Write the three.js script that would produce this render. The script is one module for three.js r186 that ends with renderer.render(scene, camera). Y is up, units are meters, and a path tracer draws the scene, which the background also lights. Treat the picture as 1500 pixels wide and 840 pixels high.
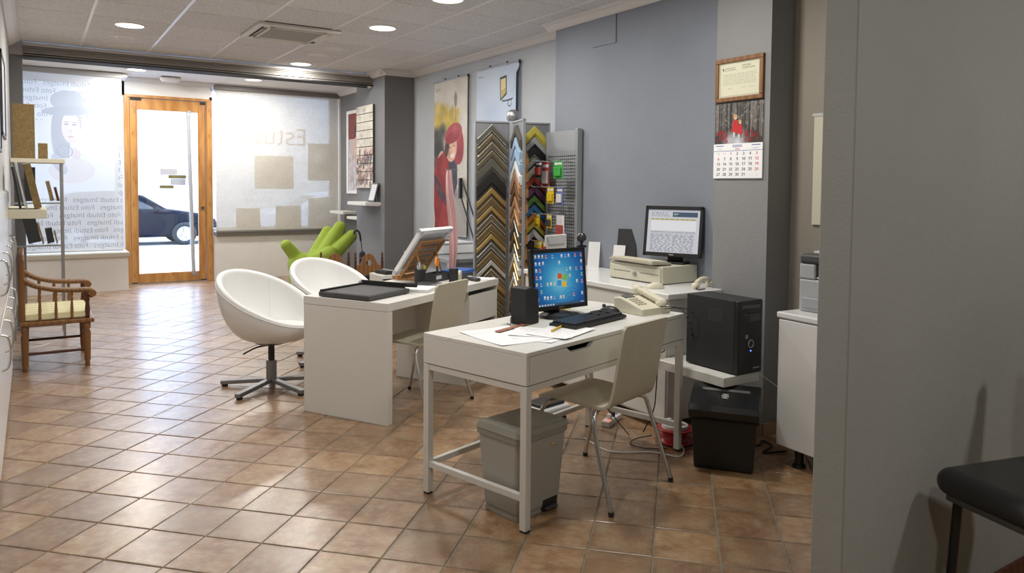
import * as THREE from 'three';
import { RoundedBoxGeometry } from 'three/addons/geometries/RoundedBoxGeometry.js';
import { mergeGeometries } from 'three/addons/utils/BufferGeometryUtils.js';
import { MarchingCubes } from 'three/addons/objects/MarchingCubes.js';
import { RectAreaLightUniformsLib } from 'three/addons/lights/RectAreaLightUniformsLib.js';

// ---------- camera, sky, exposure ----------
const scene = new THREE.Scene();
const renderer = new THREE.WebGLRenderer({ antialias: true });
renderer.toneMapping = THREE.LinearToneMapping;
renderer.toneMappingExposure = 1.0;
renderer.shadowMap.enabled = true;
RectAreaLightUniformsLib.init();
const DEG = Math.PI / 180;
// a shifted lens, as in an architectural photograph: principal point above the middle of the frame
const FOCAL = 1086.2, FULL_H = 1034.8;
const camera = new THREE.PerspectiveCamera(2 * Math.atan(FULL_H / 2 / FOCAL) / DEG, 1500 / FULL_H, 0.05, 200);
camera.setViewOffset(1500, FULL_H, 0, 194.8, 1500, 840);
camera.position.set(0, 1.44, 0);
camera.rotation.set(-2.636 * DEG, -32.877 * DEG, 0.513 * DEG, 'YXZ');
camera.updateMatrixWorld();
// overcast daylight outside the shop
scene.background = new THREE.Color().setRGB(0.66, 0.86, 1.25);
scene.backgroundIntensity = 8;
const LAMP_COLOR = new THREE.Color().setRGB(1.0, 0.965, 0.90);
const LAMP_POWER = 190;   // RectAreaLight intensity of one downlight
const CEIL_Y = 2.785, FRONT_CEIL_Y = 2.9;

// ---------- helpers ----------
let seed = 12345;
const rnd = () => { seed = (seed * 1664525 + 1013904223) >>> 0; return seed / 4294967296; };
const rr = (a, b) => a + (b - a) * rnd();
const lin = (r, g, b) => new THREE.Color().setRGB(r, g, b);
const hash = (x, y, s) => { let h = (x * 374761393 + y * 668265263 + s * 982451653) | 0; h = Math.imul(h ^ (h >>> 13), 1274126177); return ((h ^ (h >>> 16)) >>> 0) / 4294967296; };
function vnoise(x, y, p, s) {
  const xi = Math.floor(x), yi = Math.floor(y), fx = x - xi, fy = y - yi, w = (n) => ((n % p) + p) % p;
  const u = fx * fx * (3 - 2 * fx), v = fy * fy * (3 - 2 * fy);
  const a = hash(w(xi), w(yi), s), b = hash(w(xi + 1), w(yi), s), c = hash(w(xi), w(yi + 1), s), d = hash(w(xi + 1), w(yi + 1), s);
  return a + (b - a) * u + (c - a) * v + (a - b - c + d) * u * v;
}
function fbm(x, y, p, s, o = 4) { let t = 0, a = 0.5, n = 0; for (let i = 0; i < o; i++) { t += a * vnoise(x * p, y * p, p, s + i * 17); n += a; a *= 0.5; p *= 2; } return t / n; }
function dataTex(n, fn, srgb = true, rep = [1, 1]) {
  const d = new Uint8Array(n * n * 4);
  for (let y = 0; y < n; y++) for (let x = 0; x < n; x++) {
    const c = fn(x / n, y / n), i = (y * n + x) * 4;
    for (let k = 0; k < 3; k++) d[i + k] = Math.max(0, Math.min(255, (c.length ? c[k] : c) * 255));
    d[i + 3] = 255;
  }
  const t = new THREE.DataTexture(d, n, n);
  t.wrapS = t.wrapT = THREE.RepeatWrapping; t.magFilter = THREE.LinearFilter; t.minFilter = THREE.LinearMipmapLinearFilter; t.generateMipmaps = true;
  if (srgb) t.colorSpace = THREE.SRGBColorSpace;
  t.repeat.set(...rep); t.needsUpdate = true;
  return t;
}
function canvasTex(w, h, draw, mirror = false) {
  const c = document.createElement('canvas'); c.width = w; c.height = h;
  const g = c.getContext('2d'); if (mirror) { g.translate(w, 0); g.scale(-1, 1); }
  draw(g, w, h);
  const t = new THREE.CanvasTexture(c); t.colorSpace = THREE.SRGBColorSpace; t.magFilter = THREE.LinearFilter; t.anisotropy = 8;
  return t;
}
const mat = (color, roughness = 0.6, o = {}) => new THREE.MeshStandardMaterial({ color, roughness, ...o });
const pmat = (color, roughness = 0.6, o = {}) => new THREE.MeshPhysicalMaterial({ color, roughness, ...o });

// geometries: uv in metres by the dominant axis of the normal
function boxUV(g) {
  const p = g.attributes.position, n = g.attributes.normal, uv = new Float32Array(p.count * 2);
  for (let i = 0; i < p.count; i++) {
    const ax = Math.abs(n.getX(i)), ay = Math.abs(n.getY(i)), az = Math.abs(n.getZ(i));
    let u, v;
    if (ay >= ax && ay >= az) { u = p.getX(i); v = p.getZ(i); } else if (ax >= az) { u = p.getZ(i); v = p.getY(i); } else { u = p.getX(i); v = p.getY(i); }
    uv[i * 2] = u; uv[i * 2 + 1] = v;
  }
  g.setAttribute('uv', new THREE.BufferAttribute(uv, 2));
  return g;
}
const flat = (g) => { const q = g.index ? g.toNonIndexed() : g; for (const k of Object.keys(q.attributes)) if (!['position', 'normal', 'uv'].includes(k)) q.deleteAttribute(k); return q; };
// box given by centre, or by its two corners
const box = (w, h, d, x = 0, y = 0, z = 0, r = 0) => {
  const g = r > 0 ? new RoundedBoxGeometry(w, h, d, 2, Math.min(r, w / 2.01, h / 2.01, d / 2.01)) : new THREE.BoxGeometry(w, h, d);
  const q = flat(g); q.translate(x, y, z); return boxUV(q);
};
const bb = (x0, x1, y0, y1, z0, z1, r = 0) => box(Math.abs(x1 - x0), Math.abs(y1 - y0), Math.abs(z1 - z0), (x0 + x1) / 2, (y0 + y1) / 2, (z0 + z1) / 2, r);
const cyl = (r0, r1, h, x = 0, y = 0, z = 0, n = 24, open = false) => { const g = flat(new THREE.CylinderGeometry(r1, r0, h, n, 1, open)); g.translate(x, y + h / 2, z); return g; };
const sph = (r, x, y, z, sx = 1, sy = 1, sz = 1, n = 20) => { const g = flat(new THREE.SphereGeometry(r, n, Math.max(8, n / 2 | 0))); g.scale(sx, sy, sz); g.translate(x, y, z); return g; };
const V = (x, y, z) => new THREE.Vector3(x, y, z);
const tube = (pts, r, n = 32, m = 8, closed = false) => flat(new THREE.TubeGeometry(new THREE.CatmullRomCurve3(pts.map((p) => V(...p)), closed, 'centripetal'), n, r, m, closed));
function rod(a, b, r, r2 = r, n = 12) {
  const A = V(...a), B = V(...b), L = A.distanceTo(B), g = flat(new THREE.CylinderGeometry(r2, r, L, n));
  g.applyQuaternion(new THREE.Quaternion().setFromUnitVectors(V(0, 1, 0), B.clone().sub(A).normalize())); const c = A.add(B).multiplyScalar(0.5); g.translate(c.x, c.y, c.z); return g;
}
function bar(a, b, w, h, r = 0) {   // a box swept from a to b, w wide, h high
  const A = V(...a), B = V(...b), L = A.distanceTo(B), g = box(w, h, L, 0, 0, 0, r);
  const m = new THREE.Matrix4().lookAt(A, B, Math.abs(B.clone().sub(A).normalize().y) > 0.98 ? V(0, 0, 1) : V(0, 1, 0)); g.applyMatrix4(m); const c = A.add(B).multiplyScalar(0.5); g.translate(c.x, c.y, c.z); return g;
}
const dome = (r, x, y, z, sx = 1, sy = 1, sz = 1, n = 24) => { const g = flat(mergeGeometries([new THREE.SphereGeometry(r, n, 10, 0, Math.PI * 2, 0, Math.PI / 2), new THREE.CircleGeometry(r, n).rotateX(Math.PI / 2)])); g.scale(sx, sy, sz); g.translate(x, y, z); return g; };
const lathe = (pts, n = 24) => flat(new THREE.LatheGeometry(pts.map(([r, y]) => new THREE.Vector2(r, y)), n));
const ext = (pts, depth, bevel = 0, holes = [], curveSeg = 12) => {
  const s = pts instanceof THREE.Shape ? pts : new THREE.Shape(pts.map(([x, y]) => new THREE.Vector2(x, y)));
  for (const h of holes) s.holes.push(new THREE.Path(h.map(([x, y]) => new THREE.Vector2(x, y))));
  const g = flat(new THREE.ExtrudeGeometry(s, { depth, bevelEnabled: bevel > 0, bevelSize: bevel, bevelThickness: bevel, bevelSegments: 2, curveSegments: curveSeg }));
  return boxUV(g);
};
function flipWinding(g) { for (const k of ['position', 'normal', 'uv']) { const a = g.attributes[k], n = a.itemSize, r = a.array; for (let i = 0; i < a.count; i += 3) for (let c = 0; c < n; c++) { const t = r[(i + 1) * n + c]; r[(i + 1) * n + c] = r[(i + 2) * n + c]; r[(i + 2) * n + c] = t; } } return g; }
const mv = (g, x, y, z) => { g.translate(x, y, z); return g; };
const rx = (g, a) => { g.rotateX(a); return g; }, ry = (g, a) => { g.rotateY(a); return g; }, rz = (g, a) => { g.rotateZ(a); return g; };
// a sheet with uv 0..1 facing +z
const sheet = (w, h, x = 0, y = 0, z = 0) => { const g = flat(new THREE.PlaneGeometry(w, h)); g.translate(x, y, z); return g; };
const taken = new Map();
function numbered(name) { const n = taken.get(name) ?? 0; taken.set(name, n + 1); return n ? name + '_' + String(n).padStart(3, '0') : name; }
function obj(name, geos, material, parent) {
  const list = Array.isArray(geos) ? geos : [geos];
  for (const g of list) if (!g.attributes.uv) g.setAttribute('uv', new THREE.BufferAttribute(new Float32Array(g.attributes.position.count * 2), 2));
  const m = new THREE.Mesh(list.length > 1 ? mergeGeometries(list) : list[0], material);
  m.name = parent ? name : numbered(name); m.castShadow = m.receiveShadow = true;
  (parent ?? scene).add(m);
  return m;
}
function tag(o, label, category, group) { o.userData = { label, category }; if (group) o.userData.group = group; return o; }
function thing(name, label, category, [x, y, z] = [0, 0, 0], turn = 0, group) {
  const o = new THREE.Group(); o.name = numbered(name); scene.add(o); o.position.set(x, y, z); o.rotation.y = turn;
  return tag(o, label, category, group);
}
function struct(name, geos, material, label) { const m = obj(name, geos, material); m.userData = { kind: 'structure', label, category: name.split('_')[0] }; return m; }
function structGroup(name, label) { const o = new THREE.Group(); o.name = numbered(name); scene.add(o); o.userData = { kind: 'structure', label, category: name.split('_')[0] }; return o; }
function copyOf(o, label, [x, y, z], turn = o.rotation.y) { const c = o.clone(); c.name = numbered(o.name.replace(/_\d+$/, '')); c.userData = { ...o.userData, label: label ?? o.userData.label }; scene.add(c); c.position.set(x, y, z); c.rotation.y = turn; return c; }

// ---------- shared materials ----------
const plasterBump = dataTex(256, (x, y) => 0.35 + 0.65 * (0.6 * fbm(x, y, 24, 5, 3) + 0.4 * fbm(x, y, 90, 9, 1)), false, [1.6, 1.6]);
const mottle = dataTex(256, (x, y) => { const v = 0.93 + 0.07 * fbm(x, y, 5, 31, 5); return [v, v, v]; }, true, [0.5, 0.5]);
const paint = (c, rough = 0.75) => mat(c, rough, { bumpMap: plasterBump, bumpScale: 0.0015, map: mottle });
const M = {
  wallLight: paint(lin(0.52, 0.55, 0.59)), wallBlue: paint(lin(0.245, 0.268, 0.315)), wallColumn: paint(lin(0.27, 0.27, 0.275)), wallTaupe: paint(lin(0.36, 0.325, 0.27)),
  wallGrey: paint(lin(0.20, 0.20, 0.205)), wallPartition: paint(lin(0.335, 0.345, 0.33)), wallWhite: paint(lin(0.87, 0.85, 0.81)), wallLeft: paint(lin(0.66, 0.66, 0.66)),
  cornice: mat(lin(0.72, 0.70, 0.67), 0.6), ceilPlain: mat(lin(0.72, 0.71, 0.70), 0.8),
  white: mat(lin(0.74, 0.73, 0.69), 0.38), whiteGloss: pmat(lin(0.8, 0.8, 0.79), 0.3, { clearcoat: 0.4, clearcoatRoughness: 0.2 }), whitePaint: mat(lin(0.70, 0.69, 0.65), 0.45),
  black: mat(lin(0.012, 0.012, 0.013), 0.42), blackMatt: mat(lin(0.02, 0.02, 0.021), 0.7), blackGloss: pmat(lin(0.008, 0.008, 0.009), 0.18, { clearcoat: 0.5 }), darkGrey: mat(lin(0.06, 0.06, 0.063), 0.5),
  chrome: mat(lin(0.62, 0.62, 0.62), 0.22, { metalness: 1 }), steel: mat(lin(0.42, 0.42, 0.43), 0.38, { metalness: 0.9 }), greyMetal: mat(lin(0.33, 0.345, 0.37), 0.45, { metalness: 0.35 }), darkSteel: mat(lin(0.16, 0.16, 0.16), 0.35, { metalness: 0.9 }),
  paper: mat(lin(0.78, 0.78, 0.78), 0.85), paperGrey: mat(lin(0.6, 0.61, 0.63), 0.85), beige: mat(lin(0.55, 0.53, 0.42), 0.5), cream: mat(lin(0.70, 0.66, 0.52), 0.6), rubber: mat(lin(0.015, 0.015, 0.015), 0.8),
  glass: pmat(lin(0.97, 0.985, 0.98), 0.02, { transmission: 1, thickness: 0, ior: 1.5 }), red: mat(lin(0.4, 0.02, 0.02), 0.4), yellow: mat(lin(0.75, 0.5, 0.02), 0.5), orange: mat(lin(0.85, 0.3, 0.02), 0.4), blue: mat(lin(0.03, 0.12, 0.42), 0.5),
};
function woodTex(base, dark, s, opt = {}) {
  const { stretch = 10, knots = 0, n = 256 } = opt, K = [];
  for (let i = 0; i < knots; i++) K.push([hash(i, 3, s), hash(i, 7, s), 0.012 + 0.014 * hash(i, 9, s)]);
  return dataTex(n, (x, y) => {
    let w = fbm(x, y, 3, s, 3) * 0.25, k = 0;
    for (const [kx, ky, kr] of K) { let dx = Math.abs(x - kx), dy = Math.abs(y - ky); dx = Math.min(dx, 1 - dx); dy = Math.min(dy, 1 - dy); const d = Math.hypot(dx, dy * 0.6); w += 0.02 / (1 + (d / kr) ** 2); if (d < kr) k = Math.max(k, 1 - (d / kr) ** 4); }
    const line = 0.5 + 0.5 * Math.sin((x * stretch + w * 6) * Math.PI * 2), fine = fbm((x * 8) % 1, y * 0.25, 16, s + 5, 3);
    const t = Math.min(1, 0.45 * line + 0.45 * fine + 0.9 * k);
    return [0, 1, 2].map((c) => base[c] + (dark[c] - base[c]) * t);
  }, true, [2, 1]);
}
M.pine = pmat(0xffffff, 0.4, { map: woodTex([0.80, 0.60, 0.34], [0.63, 0.41, 0.19], 11, { stretch: 3, knots: 12 }), clearcoat: 0.3, clearcoatRoughness: 0.3 });
M.oak = pmat(0xffffff, 0.4, { map: woodTex([0.58, 0.40, 0.21], [0.38, 0.24, 0.11], 23), clearcoat: 0.3, clearcoatRoughness: 0.35 });
M.walnut = mat(0xffffff, 0.45, { map: woodTex([0.40, 0.20, 0.10], [0.20, 0.09, 0.04], 29) });
M.rawWood = mat(0xffffff, 0.6, { map: woodTex([0.74, 0.55, 0.34], [0.56, 0.38, 0.2], 37) });
M.mdf = mat(0xffffff, 0.8, { map: dataTex(128, (x, y) => { const v = 0.85 + 0.3 * fbm(x, y, 30, 3, 2); return [0.52 * v, 0.43 * v, 0.27 * v]; }, true, [3, 3]) });

// ---------- floor: square clay tiles laid at 45 degrees to the walls ----------
{
  const floor = structGroup('floor', 'terracotta-coloured square tile floor laid on the diagonal');
  obj('grout_bed', [bb(-0.3, 4.3, -0.08, -0.0035, 2.5, -11.7), bb(-1.9, -0.3, -0.08, -0.0035, 2.5, -1.9)], mat(lin(0.24, 0.215, 0.17), 0.9), floor);
  const pitch = 0.2555, a = -45.45 * DEG, ux = [Math.cos(a), -Math.sin(a)], vx = [Math.sin(a), Math.cos(a)].map((t) => t), half = 0.1255;
  // v runs at right angles to u
  vx[0] = -ux[1]; vx[1] = ux[0];
  const tileTex = (s, c0, c1, c2) => dataTex(256, (x, y) => {
    const n1 = fbm(x, y, 3, s, 5), n2 = fbm(x, y, 6, s + 40, 4), sc = fbm(x, (y * 5) % 1, 12, s + 80, 3), e = Math.min(x, y, 1 - x, 1 - y);
    let t = Math.min(1, Math.max(0, (n1 - 0.32) * 2.8)), q = Math.min(1, Math.max(0, (n2 - 0.42) * 3.0)); const v = 0.90 + 0.2 * sc;
    const worn = Math.max(0, 1 - e / (0.05 + 0.08 * n2)) * 0.35 * n1;
    return [0, 1, 2].map((k) => { let c = c0[k] + (c1[k] - c0[k]) * t; c += (c2[k] - c) * q * 0.65; return c * v * (1 - worn * 0.4); });
  });
  const relief = dataTex(256, (x, y) => 0.5 * fbm(x, (y * 3) % 1, 10, 300, 4) + 0.5 * fbm(x, y, 4, 301, 3), false);
  const rough = dataTex(128, (x, y) => { const v = 0.38 + 0.25 * fbm(x, y, 7, 77, 4); return [v, v, v]; }, false);
  const looks = [[[0.63, 0.49, 0.35], [0.53, 0.385, 0.255], [0.67, 0.58, 0.46]], [[0.60, 0.47, 0.34], [0.52, 0.385, 0.26], [0.61, 0.53, 0.42]], [[0.64, 0.50, 0.355], [0.56, 0.41, 0.265], [0.70, 0.61, 0.47]], [[0.59, 0.455, 0.325], [0.51, 0.375, 0.25], [0.59, 0.51, 0.41]]];
  const mats = looks.map((l, i) => pmat(0xffffff, 1, { map: tileTex(100 + i * 7, ...l), roughnessMap: rough, bumpMap: relief, bumpScale: 0.0010, clearcoat: 1.0, clearcoatRoughness: 0.26 }));
  // one tile: top, rounded arris and sides
  const tileGeo = (turn) => {
    const t = half, b = 0.004, pts = [], uvs = [], q = (A, B, C, D) => { for (const P of [A, B, C, A, C, D]) { pts.push(...P); let u = P[0] / t / 2 + 0.5, w = P[2] / t / 2 + 0.5; for (let k = 0; k < turn; k++) [u, w] = [w, 1 - u]; uvs.push(u, w); } };
    const ring = (s, y) => [[-s, y, -s], [-s, y, s], [s, y, s], [s, y, -s]];
    const r0 = ring(t - b, 0), r1 = ring(t - b * 0.35, -0.0012), r2 = ring(t, -0.004), r3 = ring(t, -0.012);
    q(...r0);
    for (const [A, B] of [[r0, r1], [r1, r2], [r2, r3]]) for (let k = 0; k < 4; k++) { const n = (k + 1) % 4; q(A[k], B[k], B[n], A[n]); }
    const g = new THREE.BufferGeometry(); g.setAttribute('position', new THREE.Float32BufferAttribute(pts, 3)); g.setAttribute('uv', new THREE.Float32BufferAttribute(uvs, 2)); g.computeVertexNormals(); return g;
  };
  const geos = [0, 1, 2, 3].map(tileGeo), spots = [], P = V(0, 0, 0);
  for (let i = -40; i < 40; i++) for (let j = -40; j < 60; j++) {
    const x = 0.939 + (i + 0.5) * pitch * ux[0] + (j + 0.5) * pitch * vx[0], z = -4.605 + (i + 0.5) * pitch * ux[1] + (j + 0.5) * pitch * vx[1];
    if (x < (z > -2 ? -1.7 : -0.25) || x > 4.0 || z < -11.72 || z > 2.4) continue;
    P.set(x, 0, z).project(camera);
    const inView = P.z < 1 && Math.abs(P.x) < 1.02 && Math.abs(P.y) < 1.03 && !(P.x > 0.6 && true) && z < -1;
    spots.push({ x, z, d: Math.hypot(x, z), inView, v: hash(i + 100, j + 100, 1), dy: (hash(i + 100, j + 100, 2) - 0.5) * 0.0016, k: Math.floor(hash(i + 100, j + 100, 3) * 4) });
  }
  spots.sort((p, q) => (q.inView - p.inView) || p.d - q.d);
  const rest = [];
  spots.forEach((s, n) => {
    const vi = Math.floor(s.v * 4);
    if (n < 300 && s.inView) { const m = new THREE.Mesh(geos[s.k], mats[vi]); m.name = 'tile'; m.position.set(s.x, s.dy, s.z); m.rotation.y = a; m.receiveShadow = m.castShadow = true; floor.add(m); }
    else { const g = geos[s.k].clone(); g.rotateY(a); g.translate(s.x, s.dy, s.z); (rest[vi] ??= []).push(g); }
  });
  const all = mergeGeometries(rest.filter(Boolean).map((l) => mergeGeometries(l)), true);
  const r = new THREE.Mesh(all, mats.filter((_, i) => rest[i])); r.name = 'far_tiles'; r.userData = { kind: 'stuff' }; r.receiveShadow = true; floor.add(r);
}

// ---------- ceiling: 60 cm mineral panels in a white grid ----------
{
  const ceiling = structGroup('ceiling', 'suspended ceiling of square off-white mineral panels');
  const panelTex = dataTex(256, (x, y) => { const v = 0.80 + 0.12 * fbm(x, y, 60, 3, 2) - 0.10 * (fbm(x, y, 110, 8, 1) > 0.78); return [v, v, v]; });
  const pm = [0.93, 0.97, 1.0].map((k) => mat(lin(k, k, k), 0.9, { map: panelTex }));
  const X0 = -0.178, Z0 = -8.714, P = 0.6;
  const geoFor = new Map();
  for (let i = 0; i < 8; i++) for (let j = 0; j < 19; j++) {
    const x0 = Math.max(X0 + i * P, -0.17), x1 = Math.min(X0 + (i + 1) * P, 4.02), z0 = Math.max(Z0 + j * P, -8.53), z1 = Math.min(Z0 + (j + 1) * P, 2.45);
    if (x1 - x0 < 0.05 || z1 - z0 < 0.05) continue;
    if (i === 3 && j === 3) continue;   // the air conditioner takes this place
    const w = x1 - x0 - 0.008, d = z1 - z0 - 0.009, key = w.toFixed(3) + d.toFixed(3);
    if (!geoFor.has(key)) {
      const g = new THREE.BufferGeometry(), t = [w / 2, d / 2], b = 0.004, ring = (e, y) => [[-t[0] + e, y, -t[1] + e], [t[0] - e, y, -t[1] + e], [t[0] - e, y, t[1] - e], [-t[0] + e, y, t[1] - e]], pos = [], uv = [];
      const q = (A, B, C, D) => { for (const p of [A, B, C, A, C, D]) { pos.push(...p); uv.push(p[0] / P + 0.5, p[2] / P + 0.5); } };
      const r0 = ring(b, 0), r1 = ring(0, b), r2 = ring(0, 0.018); q(...r0); for (const [A, B] of [[r0, r1], [r1, r2]]) for (let k = 0; k < 4; k++) q(A[k], B[k], B[(k + 1) % 4], A[(k + 1) % 4]); q(...r2.slice().reverse());
      g.setAttribute('position', new THREE.Float32BufferAttribute(pos, 3)); g.setAttribute('uv', new THREE.Float32BufferAttribute(uv, 2)); g.computeVertexNormals(); geoFor.set(key, g);
    }
    const m = new THREE.Mesh(geoFor.get(key), pm[Math.floor(hash(i, j, 5) * 3)]); m.name = 'ceiling_panel'; m.position.set((x0 + x1) / 2, CEIL_Y, (z0 + z1) / 2); m.castShadow = m.receiveShadow = true; ceiling.add(m);
  }
  obj('slab', [bb(-1.9, 4.3, CEIL_Y + 0.03, CEIL_Y + 0.12, 2.5, -8.53), bb(-1.9, -0.17, CEIL_Y, CEIL_Y + 0.03, 2.5, -2)], M.ceilPlain, ceiling);
  for (let i = 1; i < 7; i++) obj('grid_bar', bb(X0 + i * P - 0.011, X0 + i * P + 0.011, CEIL_Y - 0.0015, CEIL_Y + 0.03, 2.45, -8.53), mat(lin(0.8, 0.8, 0.8), 0.35), ceiling);
  for (let j = 1; j < 19; j++) obj('cross_bar', bb(-0.17, 4.02, CEIL_Y + 0.005, CEIL_Y + 0.02, Z0 + j * P - 0.012, Z0 + j * P + 0.012), mat(lin(0.25, 0.24, 0.23), 0.6), ceiling);
}
struct('ceiling_front', bb(-0.4, 4.4, FRONT_CEIL_Y, FRONT_CEIL_Y + 0.12, -8.6, -12.1), M.ceilPlain, 'smooth white ceiling above the shop front');

// ---------- walls ----------
const WZ = -11.61;
struct('wall_right', bb(3.88, 4.3, 0, 3.0, -5.03, -8.2), M.wallLight, 'pale grey wall behind the hanging photo banners');
{
  const w = structGroup('wall_right', 'blue-grey wall beside the till cabinet');
  obj('wall_face', bb(3.67, 4.3, 0, 3.0, -3.17, -5.03), M.wallBlue, w);
  obj('access_panel', bb(3.661, 3.68, 2.515, 2.73, -4.267, -4.54, 0.002), M.wallBlue, w);
}
struct('column_right', bb(3.53, 4.3, 0, 3.0, -2.77, -3.17), M.wallColumn, 'grey column that carries the certificate and the calendar');
struct('wall_recess', bb(3.74, 4.3, 0, 3.0, -1.345, -2.77), M.wallTaupe, 'taupe wall behind the white cabinet with the printer');
struct('wall_partition', bb(1.95, 4.3, 0, 3.0, -1.24, -1.345, 0.006), M.wallPartition, 'plain grey partition wall beside the black padded seat');
struct('wall_near', [bb(4.2, 4.4, 0, 3.0, 2.5, -1.24), bb(-1.9, 4.4, 0, 3.0, 2.4, 2.6), bb(-1.9, -1.7, 0, 3.0, 2.5, -2.0), bb(-1.9, -0.17, 0, 3.0, -1.8, -2.05)], M.wallTaupe, 'plain walls of the back of the shop');
struct('column_back', bb(3.5, 4.3, 0, 3.05, -8.2, -9.1), M.wallGrey, 'dark grey column with the strips of a sliced photograph');
struct('wall_side', bb(4.17, 4.5, 0, 3.05, -9.1, -12.1), M.wallGrey, 'dark grey side wall next to the shop window');
struct('wall_left', bb(-0.17, -0.5, 0, 3.05, -1.9, -12.1), M.wallLeft, 'long pale wall with the white cabinets');
struct('column_left', bb(-0.17, -0.064, 0, 2.9, -8.6, -9.05), M.wallGrey, 'narrow dark grey pilaster on the long pale wall');
struct('wall_front', [bb(-0.2, 1.06, 0, 0.455, -11.1, -12.05), bb(1.03, 1.09, 0.455, 2.95, -11.62, -12.05), bb(-0.2, 1.09, 2.85, 3.0, -11.2, -12.05), bb(1.06, 2.24, 2.648, 3.0, -11.62, -12.05), bb(2.2, 2.24, 0, 2.7, -11.62, -12.05), bb(2.24, 4.3, 0, 0.655, -11.61, -12.05), bb(2.24, 4.3, 2.875, 3.0, -11.62, -12.05)], M.wallWhite, 'white shop front wall round the door and the two windows');
// sills, cornices, beam, baseboards
struct('trim_sill', bb(-0.19, 1.075, 0.445, 0.512, -11.06, -12.0, 0.012), mat(lin(0.5, 0.46, 0.38), 0.5), 'beige stone sill under the printed blind');
struct('trim_sill', bb(2.27, 4.17, 0.65, 0.715, -11.57, -12.0, 0.012), mat(lin(0.24, 0.22, 0.2), 0.5), 'brown-grey sill under the plain translucent blind');
const cornProfile = [[0, 0], [0, -0.055], [0.012, -0.058], [0.03, -0.048], [0.062, -0.02], [0.078, -0.014], [0.085, 0]];
function cornice(a, b, n, y, label, len0 = 0, len1 = 0) {   // wall line a to b, n = direction into the room
  const A = V(a[0], y, a[1]), B = V(b[0], y, b[1]), L = A.distanceTo(B), g = ext(cornProfile, L + len0 + len1), d = B.clone().sub(A).normalize();
  g.translate(0, 0, -len0); const N = V(n[0], 0, n[1]), flip = N.clone().cross(V(0, 1, 0)).dot(d) < 0; g.applyMatrix4(new THREE.Matrix4().makeBasis(N, V(0, 1, 0), d)); if (flip) flipWinding(g); g.translate(A.x, A.y, A.z);
  return struct('trim_cornice', g, M.cornice, label);
}
cornice([3.88, -8.2], [3.88, -5.03], [-1, 0], CEIL_Y, 'white cornice over the pale grey wall');
cornice([3.67, -5.03], [3.67, -3.17], [-1, 0], CEIL_Y, 'white cornice over the blue-grey wall', 0.085, 0);
cornice([3.67, -5.03], [3.88, -5.03], [0, -1], CEIL_Y, 'short white cornice return at the blue-grey wall');
cornice([3.5, -8.2], [3.88, -8.2], [0, 1], CEIL_Y, 'white cornice across the face of the dark column', 0.085, 0);
cornice([3.5, -9.1], [3.5, -8.2], [-1, 0], CEIL_Y, 'white cornice along the side of the dark column', 0, 0.085);
cornice([-0.17, -8.55], [-0.17, -2.05], [1, 0], CEIL_Y, 'white cornice over the long pale wall');
cornice([4.17, -11.6], [4.17, -9.1], [-1, 0], FRONT_CEIL_Y, 'white cornice over the dark side wall');
cornice([1.06, -11.62], [2.26, -11.62], [0, 1], FRONT_CEIL_Y, 'white cornice over the wooden door');
{
  const b = structGroup('trim_beam', 'grey roller shutter housing across the ceiling');
  obj('housing', bb(-0.17, 3.5, 2.652, FRONT_CEIL_Y, -8.56, -8.78), mat(lin(0.33, 0.30, 0.27), 0.6), b);
  obj('rail', bb(-0.06, 3.48, 2.742, 2.776, -8.535, -8.57, 0.006), mat(lin(0.5, 0.48, 0.46), 0.4), b);
  for (let k = 0; k < 4; k++) obj('slat', bb(-0.06, 3.49, 2.66 + k * 0.021, 2.677 + k * 0.021, -8.548 - 0.004 * (3 - k), -8.57, 0.003), mat(lin(0.2, 0.185, 0.17), 0.85), b);
  obj('lower_edge', bb(-0.06, 3.5, 2.638, 2.654, -8.552, -8.78), M.blackMatt, b);
}
struct('baseboard_partition', bb(1.955, 4.2, 0, 0.07, -1.228, -1.24, 0.004), M.walnut, 'dark wooden baseboard along the partition wall');
struct('baseboard_right', [bb(3.518, 3.53, 0, 0.075, -2.77, -3.17), bb(3.53, 3.74, 0, 0.075, -2.758, -2.77), bb(3.728, 3.74, 0, 0.075, -1.345, -2.758)], mat(lin(0.36, 0.24, 0.15), 0.5), 'clay-coloured tile baseboard round the grey column');

// ---------- ceiling lamps ----------
function downlight(x, y, z, label, power = LAMP_POWER) {
  const t = thing('ceiling_downlight', label, 'downlight', [x, y, z], 0, 'round ceiling downlights');
  obj('trim_ring', lathe([[0.108, -0.001], [0.112, -0.006], [0.122, -0.007], [0.128, -0.003], [0.129, 0.001]], 40), M.cornice, t);
  const glow = obj('diffuser', cyl(0.110, 0.110, 0.004, 0, -0.004, 0, 40), mat(0xffffff, 0.5, { emissive: LAMP_COLOR, emissiveIntensity: 2.2 }), t);
  const l = new THREE.RectAreaLight(LAMP_COLOR, power, 0.195, 0.195); l.name = 'lamp'; l.position.set(0, -0.012, 0); l.rotation.x = -Math.PI / 2; t.add(l);
  return t;
}
downlight(0.722, CEIL_Y, -7.17, 'lit round downlight beside the gold-centred unlit spotlight');
downlight(2.545, CEIL_Y, -8.32, 'lit round downlight just before the roller shutter housing');
downlight(2.545, CEIL_Y, -6.01, 'lit round downlight beside the ceiling air conditioner');
downlight(2.545, CEIL_Y, -4.82, 'lit round downlight in the ceiling over the white desk with drawers');
for (const [x, z, where, share = 1] of [[2.545, -3.0, 'straight over the monitor on the computer desk'], [0.722, -4.8, 'over the open floor near the white wall cabinets', 0.6], [0.722, -2.4, 'over the bare floor before the computer desk', 0.7], [3.1, 0.2, 'over the black padded seat'], [0.9, 0.2, 'at the back of the shop']]) downlight(x, CEIL_Y, z, 'lit round downlight ' + where, LAMP_POWER * share);
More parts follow.
